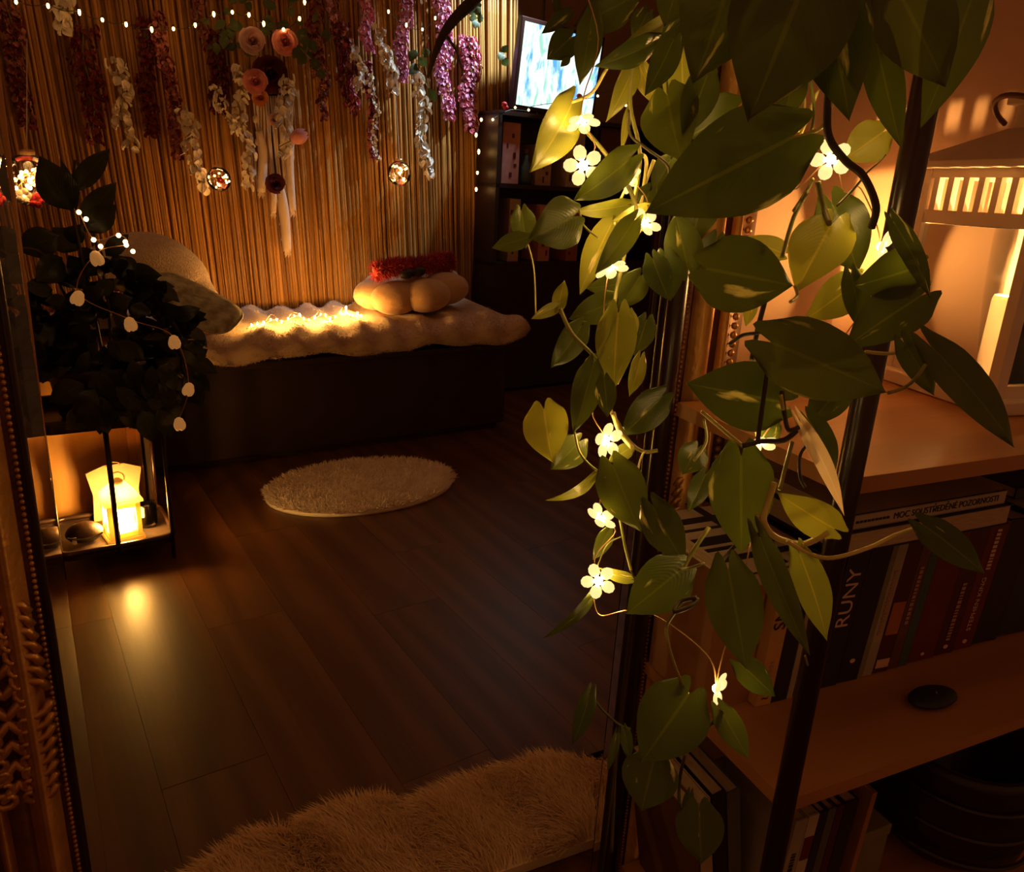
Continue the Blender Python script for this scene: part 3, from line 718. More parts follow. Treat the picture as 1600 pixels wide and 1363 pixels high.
# small flowers and lights lying along the shelf top
sl = [(770, 187), (792, 172), (805, 168), (826, 172), (833, 168), (925, 148), (934, 150), (965, 145), (974, 152), (978, 165)]
fl = thing('berry_light_string', 'string of tiny lights with red flowers along the black shelf top', 'string lights', onR(800, 180, CB - .01))
MB().tube(spline([onR(x, y + 5*math.sin(x), CB - .012) for x, y in sl], 5), .0016, 5).build('wire', 'green_wire', fl)
for i, (x, y) in enumerate(sl):
    if i in (1, 4): continue
    MB().ball(onR(x, y, CB - .016), .0062, 6, 5).build('bulb', 'bulb_dim', fl, smooth=True)
for x, y in ((788, 163), (790, 168), (905, 150)):
    MB().ball(onR(x, y, CB - .02), (.016, .010, .013), 8, 6).build('flower', 'red_petal', fl, smooth=True)
# ---- dried branch reaching in from above
br = [onR(770, -40, 3.45), onR(738, 2, 3.45), onR(712, 28, 3.46), onR(694, 52, 3.47), onR(682, 78, 3.47), onR(674, 102, 3.48), onR(668, 122, 3.5)]
bt = thing('dried_branch', 'bare dark branch curving down before the flower garlands', 'branch', br[0])
MB().tube(spline(br, 5), [.034 - .028*i/(5*6) for i in range(31)], 9).build('limb', 'bark', bt, smooth=True)
MB().tube(spline([br[3], onR(712, 78, 3.5), onR(722, 110, 3.52)], 5), [.009 - .0006*i for i in range(11)], 6).build('twig', 'bark', bt, smooth=True)

# ================================================================== FLOWERS ON THE SCREEN
FP = 3.875
bl_m = MB()
def petal_fn(u, v):
    x = (u - .5)*2; y = v
    w_ = math.sin(math.pi*min(1, .08 + .92*v)**.7)
    return (x*.5*w_, .25*(x*x) + .35*math.sin(v*math.pi*.6) - .2, -y*1.0 + .5)
def petal_mesh(name, mm):
    m = MB()
    m.grid(lambda u, v: petal_fn(u, v), 4, 4)
    return meshdata(name, m, mm, True)
PET = {k: petal_mesh('blossom', k) for k in ('white_petal', 'pink_petal', 'violet_petal', 'maroon_petal', 'dusty_petal')}
LAY = {0: 3.888, 1: 3.832, 2: 3.775}
GAR = [1, 1, 2, 1, 2, 2, 2, 1, 2, 1, 1] + [0]*16
for i_, l_ in {11: 0, 16: 2, 18: 1, 19: 1, 25: 1}.items(): GAR[i_] = l_
GN = [0]
def garland(label, x0, y0, x1, y1, wpx, kinds, n=None, plane=None, sway=4, group=None, singly=True):
    plane = LAY[GAR[GN[0]]]; GN[0] += 1
    t = thing('wisteria_garland', label, 'garland', onR(x0, y0, plane), group)
    N_ = 7
    line = [onR(x0 + (x1-x0)*i/N_ + sway*math.sin(i*1.3 + x0), y0 + (y1-y0)*i/N_, plane) for i in range(N_+1)]
    line = spline(line, 4)
    MB().tube(line, .002, 5).build('stem', 'stem_green', t)
    zz = 4.15; wm = wpx*zz/F
    Lm = np.linalg.norm(line[-1] - line[0])
    n = n or int(Lm/.0085)
    n = int(n*1.35) if singly else int(n*2.6)
    joined = {}
    for i in range(n):
        s = (i + random.random())/n*(len(line)-1); q = int(s); p = line[q] + (line[min(q+1, len(line)-1)] - line[q])*(s-q)
        an = random.uniform(0, 2*math.pi); taper = 1 - .35*(i/n)**2
        rr = wm*.5*random.uniform(.25, .85)*taper
        off = E1*math.cos(an)*rr + E2*math.sin(an)*min(rr*.30, .014)
        out = nrm(E1*math.cos(an) + E2*(math.sin(an) - .4) + ZUP*random.uniform(-.6, .5))
        Y = out; Z = nrm(ZUP + rng.normal(0, .5, 3)); Z = nrm(Z - Y*(Z @ Y)); X = np.cross(Y, Z)
        sz = random.uniform(.75, 1.25)*(min(.034, wm*.40) if singly else .021)
        kd = kinds[min(len(kinds)-1, int(random.random()*len(kinds)))] if not isinstance(kinds, dict) else None
        if singly: piece('blossom', PET[kd], t, p + off, X, Y, Z, (sz, sz, sz))
        else:
            mm = joined.setdefault(kd, MB())
            V = [p + off + (X*a_ + Y*b_ + Z*c_)*sz for (a_, b_, c_) in [petal_fn(i2/3, j2/3) for j2 in range(4) for i2 in range(4)]]
            mm.add(V, [(j2*4+i2, j2*4+i2+1, j2*4+i2+5, j2*4+i2+4) for j2 in range(3) for i2 in range(3)])
    for kd, mm in joined.items(): mm.build('blossoms', kd, t, smooth=True, kind='stuff')
    return t
Wp = ['white_petal']
garland('short white wisteria strand by the second wall bulb, near the leafy plant', 93, -14, 100, 52, 26, Wp, 26)
garland('white wisteria strand hanging alone on dark canes above the leafy plant', 181, 93, 202, 236, 25, Wp, 40)
garland('white wisteria strand ending beside the red-flowered glass bauble', 288, 172, 316, 300, 27, Wp, 40)
garland('thin white wisteria strand slanting towards the macrame', 333, 136, 366, 208, 20, Wp, 24)
garland('white wisteria strand hanging against the edge of the macrame, below the peach rose', 372, 106, 389, 294, 23, Wp, 52)
garland('thick white wisteria strand over the macrame beside the pink tulip', 447, 122, 446, 246, 26, Wp, 46)
garland('short white wisteria strand between the wide maroon garland and the violet one', 556, 72, 566, 142, 21, Wp, 24)
garland('slim white wisteria strand twined with the long red garland', 582, 118, 590, 252, 13, Wp, 40)
garland('short bluish white wisteria sprig lit by the added spotlight', 590, 42, 598, 78, 20, Wp, 14)
garland('white wisteria sprig slanting between the two violet garlands', 600, 78, 620, 145, 26, Wp, 24)
garland('long white wisteria strand hanging from the dried branch', 652, 112, 669, 277, 25, Wp, 52)
g = dict(singly=False)
garland('long violet to red garland hanging to the glass bauble height', 570, -10, 575, 82, 22, ['violet_petal', 'pink_petal'], 70, **g)
garland('slim red garland twined with the white strand', 575, 97, 586, 248, 16, ['pink_petal', 'maroon_petal'], 80, **g)
garland('violet pink garland under the fairy bulbs, before the branch', 634, -10, 626, 128, 28, ['violet_petal', 'pink_petal', 'pink_petal'], 120, **g)
garland('broad violet garland beyond the branch, bright in the added spotlight', 690, -10, 700, 188, 36, ['violet_petal', 'violet_petal', 'pink_petal'], 170, **g)
garland('broad pink red garland at the end of the bamboo screen', 734, 58, 734, 208, 40, ['pink_petal', 'pink_petal', 'violet_petal', 'maroon_petal'], 170, **g)
garland('dark red garland low between pink rose and violet garland', 500, 60, 508, 188, 20, ['maroon_petal', 'dusty_petal'], 50, **g)
garland('wide maroon garland in shadow beside the violet strand', 532, 30, 548, 168, 36, ['maroon_petal', 'maroon_petal', 'dusty_petal'], 110, **g)
garland('short violet sprig high above the maroon garland', 522, -12, 520, 32, 18, ['violet_petal', 'dusty_petal'], 24, **g)
garland('dusty pink garland trailing down to the bauble strand', 248, 20, 282, 250, 22, ['dusty_petal', 'dusty_petal', 'maroon_petal'], 100, **g)
garland('dusty pink garland at the gilt frame edge above the big glass lamp', 12, 10, 42, 200, 28, ['dusty_petal', 'maroon_petal'], 100, **g)
garland('deep maroon garland between the lone white strand and dusty pink one', 226, 30, 236, 214, 28, ['maroon_petal'], 100, **g)
garland('dusky maroon garland spread on the canes behind the leafy plant', 128, 40, 152, 225, 44, ['maroon_petal'], 80, **g)
garland('pale pink sprig over the bulbs above the bauble', 308, -10, 316, 58, 18, ['dusty_petal'], 30, **g)
garland('maroon garland behind the rose cluster', 336, 50, 344, 178, 36, ['maroon_petal'], 80, **g)
garland('red garland trailing low near the slim white strand', 548, 120, 556, 178, 16, ['maroon_petal', 'pink_petal'], 30, **g)
garland('plum garland hanging behind the hanging rose bouquet', 490, -10, 492, 120, 30, ['maroon_petal', 'dusty_petal'], 60, **g)
# roses: spiral of curved petals round a bud
def rose(label, x, y, rpx, mname, plane=3.84, face=None, cat='flower', cone=None):
    c = onR(x, y, plane); r = rpx*4.05/F
    Z = nrm(face if face is not None else (CAM - c) + ZUP*.6); X = nrm(np.cross(ZUP, Z)); Y = np.cross(Z, X)
    t = thing('rose', label, cat, c)
    for i in range(13):
        f_ = (i+1)/13; an = i*2.4; rr = r*(.16 + .80*f_)
        wd = .9 + .5*f_
        def fn(u, v, an=an, rr=rr, f_=f_, wd=wd, i=i):
            q = an + (u-.5)*wd*2.1
            rad = rr*(.42 + .40*v + .9*max(0, v-.70)*f_); hh = r*(.75 - .60*f_) + r*(v-.75)*(1.0 - .2*f_) - .9*r*max(0, v-.78)*f_ + .05*r*math.sin(q*3 + i) + .07*r*(i % 2)
            return c + (X*math.cos(q) + Y*math.sin(q))*rad + Z*hh
        MB().grid(fn, 6, 4).build('petal', mname, t, smooth=True)
    MB().ball(c + Z*r*.25, (r*.18, r*.18, r*.4), 8, 6, X, Y, Z).build('bud', mname, t, smooth=True)
    MB().lathe(c, [(r*.1, -r*.75), (r*.55, -r*.45), (r*.72, -r*.1)], 12, X, Y, Z).build('calyx', 'spray_leaf', t, smooth=True)
    return t
rose('pink rose under a fairy bulb in the wall bouquet', 446, 66, 17, 'rose_pink', 3.755)
rose('pale blush rose speckled at the shadowed side of the bouquet', 395, 64, 17, 'rose_pale', 3.755)
rose('peach pink rose at the head of the macrame', 400, 128, 16, 'rose_pink', 3.70)
rose('small orange rose tucked under the peach rose', 407, 153, 11, 'rose_orange', 3.73)
rose('large dark maroon dahlia in the middle of the bouquet', 423, 116, 24, 'rose_dark', 3.85)
rose('dark red rose pinned low on the macrame', 431, 287, 14, 'rose_dark', 3.80)
rose('cream rose bud in the middle of the macrame', 429, 187, 9, 'rose_pale', 3.82)
# tulip
tc_ = onR(466, 214, 3.70)
tt = thing('pink_tulip', 'soft pink tulip bud sticking out beside the macrame', 'flower', tc_)
TD = nrm(E1*.8 + ZUP*.45 - E2*.1); TXx = nrm(np.cross(TD, E2)); TYy = np.cross(TD, TXx)
for i in range(4):
    an = i*math.pi/2
    def fn(u, v, an=an):
        q = an + (u-.5)*1.9; rad = .034*math.sin(math.pi*(.12 + .72*v))*1.0
        return tc_ + (TXx*math.cos(q) + TYy*math.sin(q))*rad + TD*(v*.085 - .04 - .02*v*(2*u-1)**2)
    MB().grid(fn, 6, 6).build('petal', 'rose_pink', tt, smooth=True)
MB().tube([tc_ - TD*.04, tc_ - TD*.10 - ZUP*.0], .003, 6).build('stem', 'stem_green', tt)
# leafy sprays in the bouquet
LT = [(0, .60), (.07, .84), (.18, .97), (.33, 1.0), (.48, .95), (.62, .80), (.76, .56), (.87, .31), (.94, .14), (1, 0)]
LT2 = [(0, .02), (.08, .35), (.22, .8), (.42, 1.0), (.6, .92), (.78, .6), (.9, .28), (1, 0)]
def lerp_tab(tab, t):
    for (t0, w0), (t1, w1) in zip(tab, tab[1:]):
        if t <= t1: return w0 + (w1-w0)*(t-t0)/(t1-t0)
    return tab[-1][1]
def leaf_mesh(B, T, width, mname, parent, roll=0, curl=.12, fold=.18, heart=True, sag=0, left=1, right=1, name='leaf', nu=8, nv=10, view=None, wavy=0.0):
    B, T = np.asarray(B, float), np.asarray(T, float); A = T - B; L = np.linalg.norm(A); A = A/L
    vw = nrm(CAM - (B+T)/2) if view is None else nrm(view)
    N_ = nrm(vw - A*(vw @ A)); S = np.cross(A, N_)
    cr, sr = math.cos(math.radians(roll)), math.sin(math.radians(roll))
    S, N_ = S*cr + N_*sr, N_*cr - S*sr
    tab = LT if heart else LT2
    hw = width/2/max(.35, abs(cr)); ph = random.uniform(0, 6)
    m = MB(); uv = []
    def fn(u, v):
        x = 2*u - 1; wv = hw*lerp_tab(tab, v)*(left if x < 0 else right)
        y = v*L - (L*.20*math.sin(math.pi*abs(x)**.85)*(1-v)**3 if heart else 0)
        z = fold*abs(x)*wv - curl*L*(v-.35)**2*1.6 + curl*L*.2 + wavy*hw*math.sin(v*9 + ph + x)*abs(x) - .10*hw*x*x
        return B + A*y + S*x*wv + N_*(z - curl*L*.0) - ZUP*sag*L*v*v
    m.grid(fn, nu, nv)
    uv = [(i/nu, j/nv) for j in range(nv+1) for i in range(nu+1)]
    return m.build(name, mname, parent, smooth=True, uvs=uv)
lv = thing('leaf_spray', 'dark green artificial foliage behind the rose bouquet', 'foliage', onR(410, 60, 3.88))
for i in range(46):
    x, y = random.gauss(415, 52), min(random.gauss(38, 38), 78)
    an = random.uniform(0, 6.3); l = random.uniform(14, 26)
    leaf_mesh(onR(x, y, 3.832), onR(x + l*math.cos(an), y + l*math.sin(an)*.8 + 6, 3.822), l*.55*3.4e-3, 'spray_leaf', lv, random.uniform(-22, 22), heart=False, nu=4, nv=5)
for nm, lb, lst in (('leaf_sprig', 'green ivy sprig trailing from the bouquet towards the maroon garland', [(470, 55, 482, 72), (484, 62, 494, 82), (478, 84, 466, 100), (486, 92, 500, 108), (470, 76, 458, 90), (496, 110, 508, 122)]),
                    ('leaf_sprig', 'small eucalyptus sprig high on the canes beside the television', [(742, 20, 733, 12), (742, 22, 752, 12), (744, 26, 734, 30), (745, 28, 756, 28), (744, 30, 742, 44), (748, 16, 744, 4)]),
                    ('leaf_sprig', 'tiny green sprig at the television edge of the bamboo', [(786, 82, 780, 94), (787, 90, 792, 104), (785, 72, 792, 82)]),
                    ('leaf_sprig', 'grey green sprig behind the dried branch tip', [(650, 78, 640, 95), (655, 90, 668, 104), (652, 100, 640, 116), (670, 138, 682, 160), (660, 84, 672, 80)])):
    t = thing(nm, lb, 'foliage', onR(lst[0][0], lst[0][1], 3.86))
    MB().tube(spline([onR(q[0], q[1], 3.73) for q in lst[:5]], 3), .0018, 5).build('stem', 'stem_green', t)
    for (x0, y0, x1, y1) in lst:
        leaf_mesh(onR(x0, y0, 3.725), onR(x1, y1, 3.71), .045, 'spray_leaf', t, random.uniform(-25, 25), heart=False, nu=4, nv=5)
# ---- macrame
mc = thing('macrame_hanging', 'cream macrame wall hanging of knotted cords tapering to a long tassel', 'macrame', onR(425, 150, 3.85))
MB().tube([onR(392, 152, 3.86), onR(462, 148, 3.86)], .008, 8).build('dowel', 'bark', mc, smooth=True)
cords = []
for i in range(17):
    x = 396 + i*3.8
    if i < 5: xe, ye = 404 + i*2.2, 236 + i*14
    elif i > 11: xe, ye = 452 - (16-i)*1.6, 300 - (16-i)*14 + 30
    else: xe, ye = 438 + (i-5)*2.1, 352 + 8*((i*3) % 5)
    xm = x + (xe-x)*.35 + 1.5*math.sin(i*2)
    p = spline([onR(x, 150, 3.852), onR(xm, 150 + (ye-150)*.45, 3.848), onR(xe, ye - 20, 3.85), onR(xe + .8*math.sin(i), ye, 3.85)], 5)
    MB().tube(p, .0046, 6).build('cord', 'cotton', mc, smooth=True)
for (xa, ya, xb, yb, xc, yc, r0) in ((404, 205, 411, 240, 408, 300, .018), (455, 215, 453, 260, 457, 330, .016), (438, 290, 444, 330, 449, 393, .020), (426, 290, 428, 310, 427, 332, .013)):
    p = spline([onR(xa, ya, 3.84), onR(xb, yb, 3.835), onR(xc, yc, 3.842)], 6)
    MB().tube(p, [r0*(.5 + .7*math.sin(math.pi*(.15 + .6*i/12))) for i in range(13)], 9).build('tassel', 'cotton', mc, smooth=True)
    for q in range(7):
        e0 = p[-1] + E1*(q-3)*r0*.16; MB().tube([p[-2], e0, e0 + E1*(q-3)*.0022 - ZUP*(.018 + .006*((q*5) % 3))], .0022, 5).build('fringe', 'cotton', mc)
for (x, y, r) in ((399, 186, .013), (407, 206, .010), (402, 222, .012), (452, 232, .012), (456, 246, .013)):
    MB().ball(onR(x, y, 3.842), (r, r*.7, r*1.4), 8, 6).build('knot', 'cotton', mc, smooth=True)
# ---- fairy lights on the wall
def light_string(label, pts, plane, order=True, r=.0075, mm='bulb', loc=None, ex=8):
    t = thing('fairy_light_string', label, 'string lights', onR(pts[0][0], pts[0][1], plane))
    wl = []
    for i, (x, y) in enumerate(pts):
        wl.append(onR(x, y, plane))
        if i < len(pts)-1: x2, y2 = pts[i+1]; wl.append(onR((x+x2)/2, (y+y2)/2 + ex*.5, plane))
    MB().tube(spline(wl, 4), .0016, 5).build('wire', 'green_wire', t)
    for i, (x, y) in enumerate(pts):
        c = onR(x, y + 1, plane - .008)
        MB().ball(c, (r*.75, r*.75, r*(1.1 + .5*((i*7) % 3)/2)), 8, 6).build('bulb', mm, t, smooth=True)
        MB().tube([c + ZUP*.016, c + ZUP*.006], .0035, 6).build('socket', 'green_wire', t)
    return t
light_string('fairy lights draped across the dark canes from gilt frame to bouquet', [(25, 2), (75, 8), (124, 18), (160, 30), (197, 37), (237, 45), (271, 44), (305, 38), (334, 21), (363, 18), (389, 22), (412, 36), (443, 45), (468, 28), (476, 2)], 3.735)
light_string('fairy lights between the violet garlands near the branch', [(590, -12), (607, 17), (635, 38), (660, 45), (680, 27), (700, -10)], 3.80, r=.0068, mm='bulb_dim')
light_string('fairy lights dropping down the edge of the bamboo below the pink garland', [(752, 186), (744, 210), (748, 236), (746, 269), (744, 295)], 3.825, r=.0085, ex=2)
# ---- glass baubles with lights inside
def bauble(label, x, y, rpx, plane, flowers, nl=16, cord_y=None, name='glass_bauble'):
    c = onR(x, y, plane); r = rpx*np.linalg.norm(c - CAM)/F*.97
    t = thing(name, label, 'bauble', c - ZUP*r)
    MB().ball(c, r, 20, 14).build('glass_globe', 'bauble_glass', t, smooth=True)
    MB().lathe(c + ZUP*r*.96, [(r*.26, 0), (r*.28, r*.12), (r*.2, r*.2)], 12).build('cap', 'copper_wire', t)
    if cord_y is not None: MB().tube([c + ZUP*r*1.15, onR(x - 6, cord_y, plane)], .0015, 5).build('cord', 'cotton', t)
    r1 = random.Random(int(x)); pp = []
    for i in range(nl):
        d = nrm([r1.gauss(0, 1), r1.gauss(0, 1), r1.gauss(0, .7)]); p = c + d*r*r1.uniform(.35, .82); pp.append(p)
        MB().ball(p, max(.004, r*.085), 6, 5).build('light_bead', 'bulb', t, smooth=True)
    MB().tube(spline(pp, 3), r*.012 + .0004, 4).build('wire', 'copper_wire', t)
    for (dx, dz, mm) in flowers:
        q = c + E1*dx*r + ZUP*dz*r + nrm(CAM - c)*r*.45
        for k in range(5):
            an = k*2*math.pi/5
            MB().ball(q + E1*math.cos(an)*r*.17 + ZUP*math.sin(an)*r*.17, (r*.15, r*.10, r*.15), 7, 5).build('petal', mm, t, smooth=True)
    return t
bauble('glass bauble of tiny lights with a red flower, hanging on the canes beside the macrame', 342, 280, 17, 3.69, [(.12, -.1, 'red_petal'), (.35, -.45, 'rose_pink')], 16, 140)
bauble('glass bauble of tiny lights with pale blossoms, hanging between the red garland and white strand', 624, 271, 18, 3.80, [(-.6, -.25, 'white_petal'), (.2, -.7, 'rose_pink')], 14, 150)
bauble('large glowing glass globe with red flower and ribbon, hanging behind the leafy plant', 48, 282, 33, 2.95, [(.1, -.75, 'red_petal'), (-.3, -.6, 'white_petal')], 34, 60, name='glass_globe_lamp')
# ================================================================== PLANT STAND, LEFT
SA0, SA1, SB0, SB1 = .046, .346, 2.36, 2.62
tray_h = ra(246, 660, SB0)[1]; low_h = .055
st = thing('plant_stand', 'black metal two-tier plant stand with rounded trays on the wood floor', 'plant stand', RM((SA0+SA1)/2, (SB0+SB1)/2, 0))
for aa in (SA0, SA1):
    for bb_ in (SB0, SB1):
        MB().tube([RM(aa, bb_, 0), RM(aa, bb_, tray_h)], .0065, 8).build('leg', 'black_metal', st, smooth=True)
MB().tube([RM(.196, SB0 - .006, low_h), RM(.196, SB0 - .006, tray_h)], .0075, 8).build('front_bar', 'black_metal', st, smooth=True)
def rrect(a0, a1, b0, b1, r, h, n=6):
    o = []
    for (ca_, cb_, s0) in ((a1-r, b1-r, 0), (a0+r, b1-r, 90), (a0+r, b0+r, 180), (a1-r, b0+r, 270)):
        for i in range(n+1):
            q = math.radians(s0 + 90*i/n); o.append(RM(ca_ + r*math.cos(q), cb_ + r*math.sin(q), h))
    return o
def tray(nm, h, grow, rim):
    o = rrect(SA0-grow, SA1+grow, SB0-grow, SB1+grow, .045, h); n = len(o)
    m = MB().add(o + [p + ZUP*.006 for p in o], [tuple(range(n-1, -1, -1)), tuple(range(n, 2*n))] + [(i, (i+1) % n, n+(i+1) % n, n+i) for i in range(n)])
    t = m.build(nm, 'black_metal' if nm == 'upper_tray' else 'pot_clay', st)
    o2 = [p + ZUP*rim for p in o]
    m = MB().tube(o2 + [o2[0], o2[1]], .009, 6, False); m.build('tray_rim', 'black_metal', t, smooth=True)
    m = MB().add(o + o2, [(i, (i+1) % n, n+(i+1) % n, n+i) for i in range(n)]); m.build('tray_wall', 'black_metal', t)
tray('upper_tray', tray_h, .018, .03)
tray('lower_tray', low_h, .010, .022)
# small glowing lantern on the lower tray
lb_ = RM(ra(193, 845, 2.47)[0], 2.45, low_h + .007); 
lt = thing('house_lantern', 'small cream house-shaped lantern glowing on the lower tray', 'lantern', lb_)
LW, LH = .044, .112
U1 = nrm(E1*.97 + E2*.12); U2 = np.cross(ZUP, U1)
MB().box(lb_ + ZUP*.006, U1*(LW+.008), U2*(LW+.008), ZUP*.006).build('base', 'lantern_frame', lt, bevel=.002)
for sa in (-1, 1):
    for sb in (-1, 1):
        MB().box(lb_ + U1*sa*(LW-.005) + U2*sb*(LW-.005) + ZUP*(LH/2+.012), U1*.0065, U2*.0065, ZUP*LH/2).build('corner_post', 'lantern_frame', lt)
for (D1, D2) in ((U1, U2), (U2, U1)):
    for s_ in (-1, 1):
        c0 = lb_ + D2*s_*(LW-.004) + ZUP*(LH/2+.012)
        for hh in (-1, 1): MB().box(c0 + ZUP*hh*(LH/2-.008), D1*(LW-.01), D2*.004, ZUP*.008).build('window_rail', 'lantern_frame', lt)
        for q in (-1, 1):
            for hh in (-1, 1):
                cc = c0 + D1*q*(LW-.02) + ZUP*hh*(LH/2-.024)
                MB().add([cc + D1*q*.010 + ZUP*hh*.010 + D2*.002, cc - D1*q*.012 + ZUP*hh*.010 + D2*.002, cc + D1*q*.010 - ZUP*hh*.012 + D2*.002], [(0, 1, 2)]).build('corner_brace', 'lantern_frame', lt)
MB().box(lb_ + ZUP*(LH/2 + .010), U1*(LW-.019), U2*(LW-.019), ZUP*(LH/2-.02)).build('glow_panel', 'lantern_glow', lt)
rb = lb_ + ZUP*(LH+.012)
m = MB(); ev, tp_ = LW+.010, .020
m.add([rb + U1*x*ev + U2*y*ev + ZUP*0 for x, y in ((-1,-1),(1,-1),(1,1),(-1,1))] + [rb + U1*x*ev + U2*y*ev + ZUP*.008 for x, y in ((-1,-1),(1,-1),(1,1),(-1,1))] + [rb + U1*x*tp_ + U2*y*tp_ + ZUP*.052 for x, y in ((-1,-1),(1,-1),(1,1),(-1,1))],
      [(i, (i+1)%4, 4+(i+1)%4, 4+i) for i in range(4)] + [(4+i, 4+(i+1)%4, 8+(i+1)%4, 8+i) for i in range(4)] + [(8,9,10,11)])
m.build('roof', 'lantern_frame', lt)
MB().ball(rb + ZUP*.020, (.016, .016, .012), 10, 8).build('bulb', 'lantern_glow', lt, smooth=True)
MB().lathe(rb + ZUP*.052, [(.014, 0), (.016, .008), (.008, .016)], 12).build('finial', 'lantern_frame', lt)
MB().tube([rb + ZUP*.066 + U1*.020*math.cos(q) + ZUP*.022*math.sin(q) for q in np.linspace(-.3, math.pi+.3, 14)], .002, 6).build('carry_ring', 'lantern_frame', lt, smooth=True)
# pale card behind the lantern, dark pouch, small tin
cb_ = onR(184, 790, 2.60); cb_[2] = low_h + .007
cd = thing('shaped_card', 'pale bottle-shouldered card standing behind the house lantern', 'card', cb_)
ol = [(-.072, 0), (-.066, .09), (-.080, .165), (-.030, .185), (.030, .185), (.080, .165), (.066, .09), (.072, 0)]
n = len(ol)
MB().add([cb_ + E1*x + ZUP*z for x, z in ol] + [cb_ + E1*x + ZUP*z + E2*.006 for x, z in ol], [tuple(range(n)), tuple(range(2*n-1, n-1, -1))] + [(i, n+i, n+(i+1)%n, (i+1)%n) for i in range(n)]).build('board', 'paper', cd)
MB().tube([cb_ + E1*.02*math.cos(q) + ZUP*(.18 + .014*math.sin(q)) for q in np.linspace(0, math.pi, 10)], .002, 5).build('hanger', 'copper_wire', cd)
pc = onR(131, 825, 2.45); pc[2] = low_h + .042
po = thing('leather_pouch', 'dark leather pouch with a silver clasp on the lower tray', 'pouch', pc - ZUP*.035)
MB().ball(pc, (.052, .032, .033), 16, 10, E1, E2, ZUP).build('body', 'leather', po, smooth=True)
MB().box(pc + ZUP*-.010 - E2*.030 - E1*.03, E1*.006, E2*.003, ZUP*.012).build('clasp', 'silver', po, bevel=.001)
MB().tube([pc - E2*.033 + E1*q*.047 + ZUP*(.004 - .012*(1-q*q)) for q in np.linspace(-1, 1, 9)], .003, 5).build('flap_edge', 'leather', po)
tn = onR(232, 820, 2.5); tn[2] = low_h + .007
to_ = thing('glass_tumbler', 'small ridged glass tumbler beside the house lantern', 'glass', tn)
MB().lathe(tn, [(.024, 0), (.028, .01), (.028, .075), (.026, .076), (.026, .012), (.001, .010)], 18).build('cup', 'clear_glass', to_, smooth=True)
MB().lathe(tn, [(.020, .012), (.020, .03)], 14).build('tealight', 'bk_brown', to_)
# warm wooden cabinet side behind the stand
cw = thing('wooden_cabinet', 'plain honey-coloured wooden cabinet lit by the house lantern', 'cabinet', RM(.0, 2.85, 0))
MB().box(RM(-.10, 2.83, .32), E1*.43, E2*.11, ZUP*.32).build('carcass', 'cabinet_wood', cw, bevel=.004)
MB().box(RM(.300, 2.716, .32), E1*.014, E2*.006, ZUP*.315).build('edge_strip', 'shelf_wood', cw)
MB().box(RM(.345, 2.80, .315), E1*.012, E2*.12, ZUP*.315).build('side_panel', 'black_wood', cw)
MB().box(RM(-.10, 2.83, .652), E1*.455, E2*.125, ZUP*.012).build('top', 'black_wood', cw, bevel=.003)
# slender wooden cane standing before it
wc = thing('wooden_pole', 'slim wooden pole standing between the gilt frame and the plant stand', 'pole', onz(95, 932, 0))
p0 = onz(95, 932, 0); p1 = onR(58, 640, p0 @ E2 - .01); p2 = p0 + (p1-p0)*3.1
MB().tube([p0, p1, p2], [.013, .013, .012], 10).build('shaft', 'cabinet_wood', wc, smooth=True)
MB().tube([p0 - ZUP*0, p0 + (p1-p0)*.02], .012, 8).build('tip', 'black_metal', wc)
# ---- leafy plant on the upper tray
pz = RM((SA0+SA1)/2, (SB0+SB1)/2, tray_h + .0062)
pt = thing('leafy_houseplant', 'dark glossy bushy houseplant in a pot on the plant stand', 'houseplant', pz)
MB().lathe(pz, [(.085, 0), (.10, .01), (.118, .13), (.124, .135), (.124, .155), (.112, .155), (.108, .14), (.001, .138)], 28).build('pot', 'pot_clay', pt, smooth=True)
MB().lathe(pz, [(.108, .136), (.108, .142)], 20).build('soil', 'soil', pt)
def onS(x, y, db=0): return onR(x, y, 2.47 + db)
def tray_clear(x0, y0, d0, x1, y1, d1, w_):
    # a leaf that reaches down to the tray hangs in front of it
    if min(onS(x0, y0, d0)[2], onS(x1, y1, d1)[2]) - w_*.5 < tray_h + .055: d0 = d1 = -.175 - random.uniform(0, .03)
    return onS(x0, y0, d0), onS(x1, y1, d1)
stems = [((168, 600), (150, 500), (128, 400), (112, 315), (118, 250)), ((165, 600), (110, 480), (70, 400), (30, 388)), ((172, 600), (170, 480), (150, 380), (140, 330)),
         ((180, 600), (215, 480), (250, 430)), ((185, 600), (250, 500), (280, 520), (290, 560)), ((160, 600), (90, 520), (40, 470)), ((190, 600), (240, 560), (285, 590)), ((172, 600), (195, 500), (200, 410))]
for s_ in stems:
    MB().tube(spline([onS(x, y, random.uniform(-.05, .05)*(i > 0)) for i, (x, y) in enumerate(s_)], 4), .004, 6).build('stem', 'stem_dark', pt, smooth=True)
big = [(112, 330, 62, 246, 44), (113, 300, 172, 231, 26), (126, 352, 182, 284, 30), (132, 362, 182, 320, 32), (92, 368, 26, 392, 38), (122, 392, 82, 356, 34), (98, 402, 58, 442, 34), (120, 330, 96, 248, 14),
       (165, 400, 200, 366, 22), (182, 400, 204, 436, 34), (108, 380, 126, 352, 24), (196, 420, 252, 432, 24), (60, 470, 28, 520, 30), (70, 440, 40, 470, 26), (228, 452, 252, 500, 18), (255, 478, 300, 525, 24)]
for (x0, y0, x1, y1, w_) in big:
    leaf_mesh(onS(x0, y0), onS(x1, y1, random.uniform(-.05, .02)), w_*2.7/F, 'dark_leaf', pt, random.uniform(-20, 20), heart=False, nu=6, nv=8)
r2 = random.Random(5)
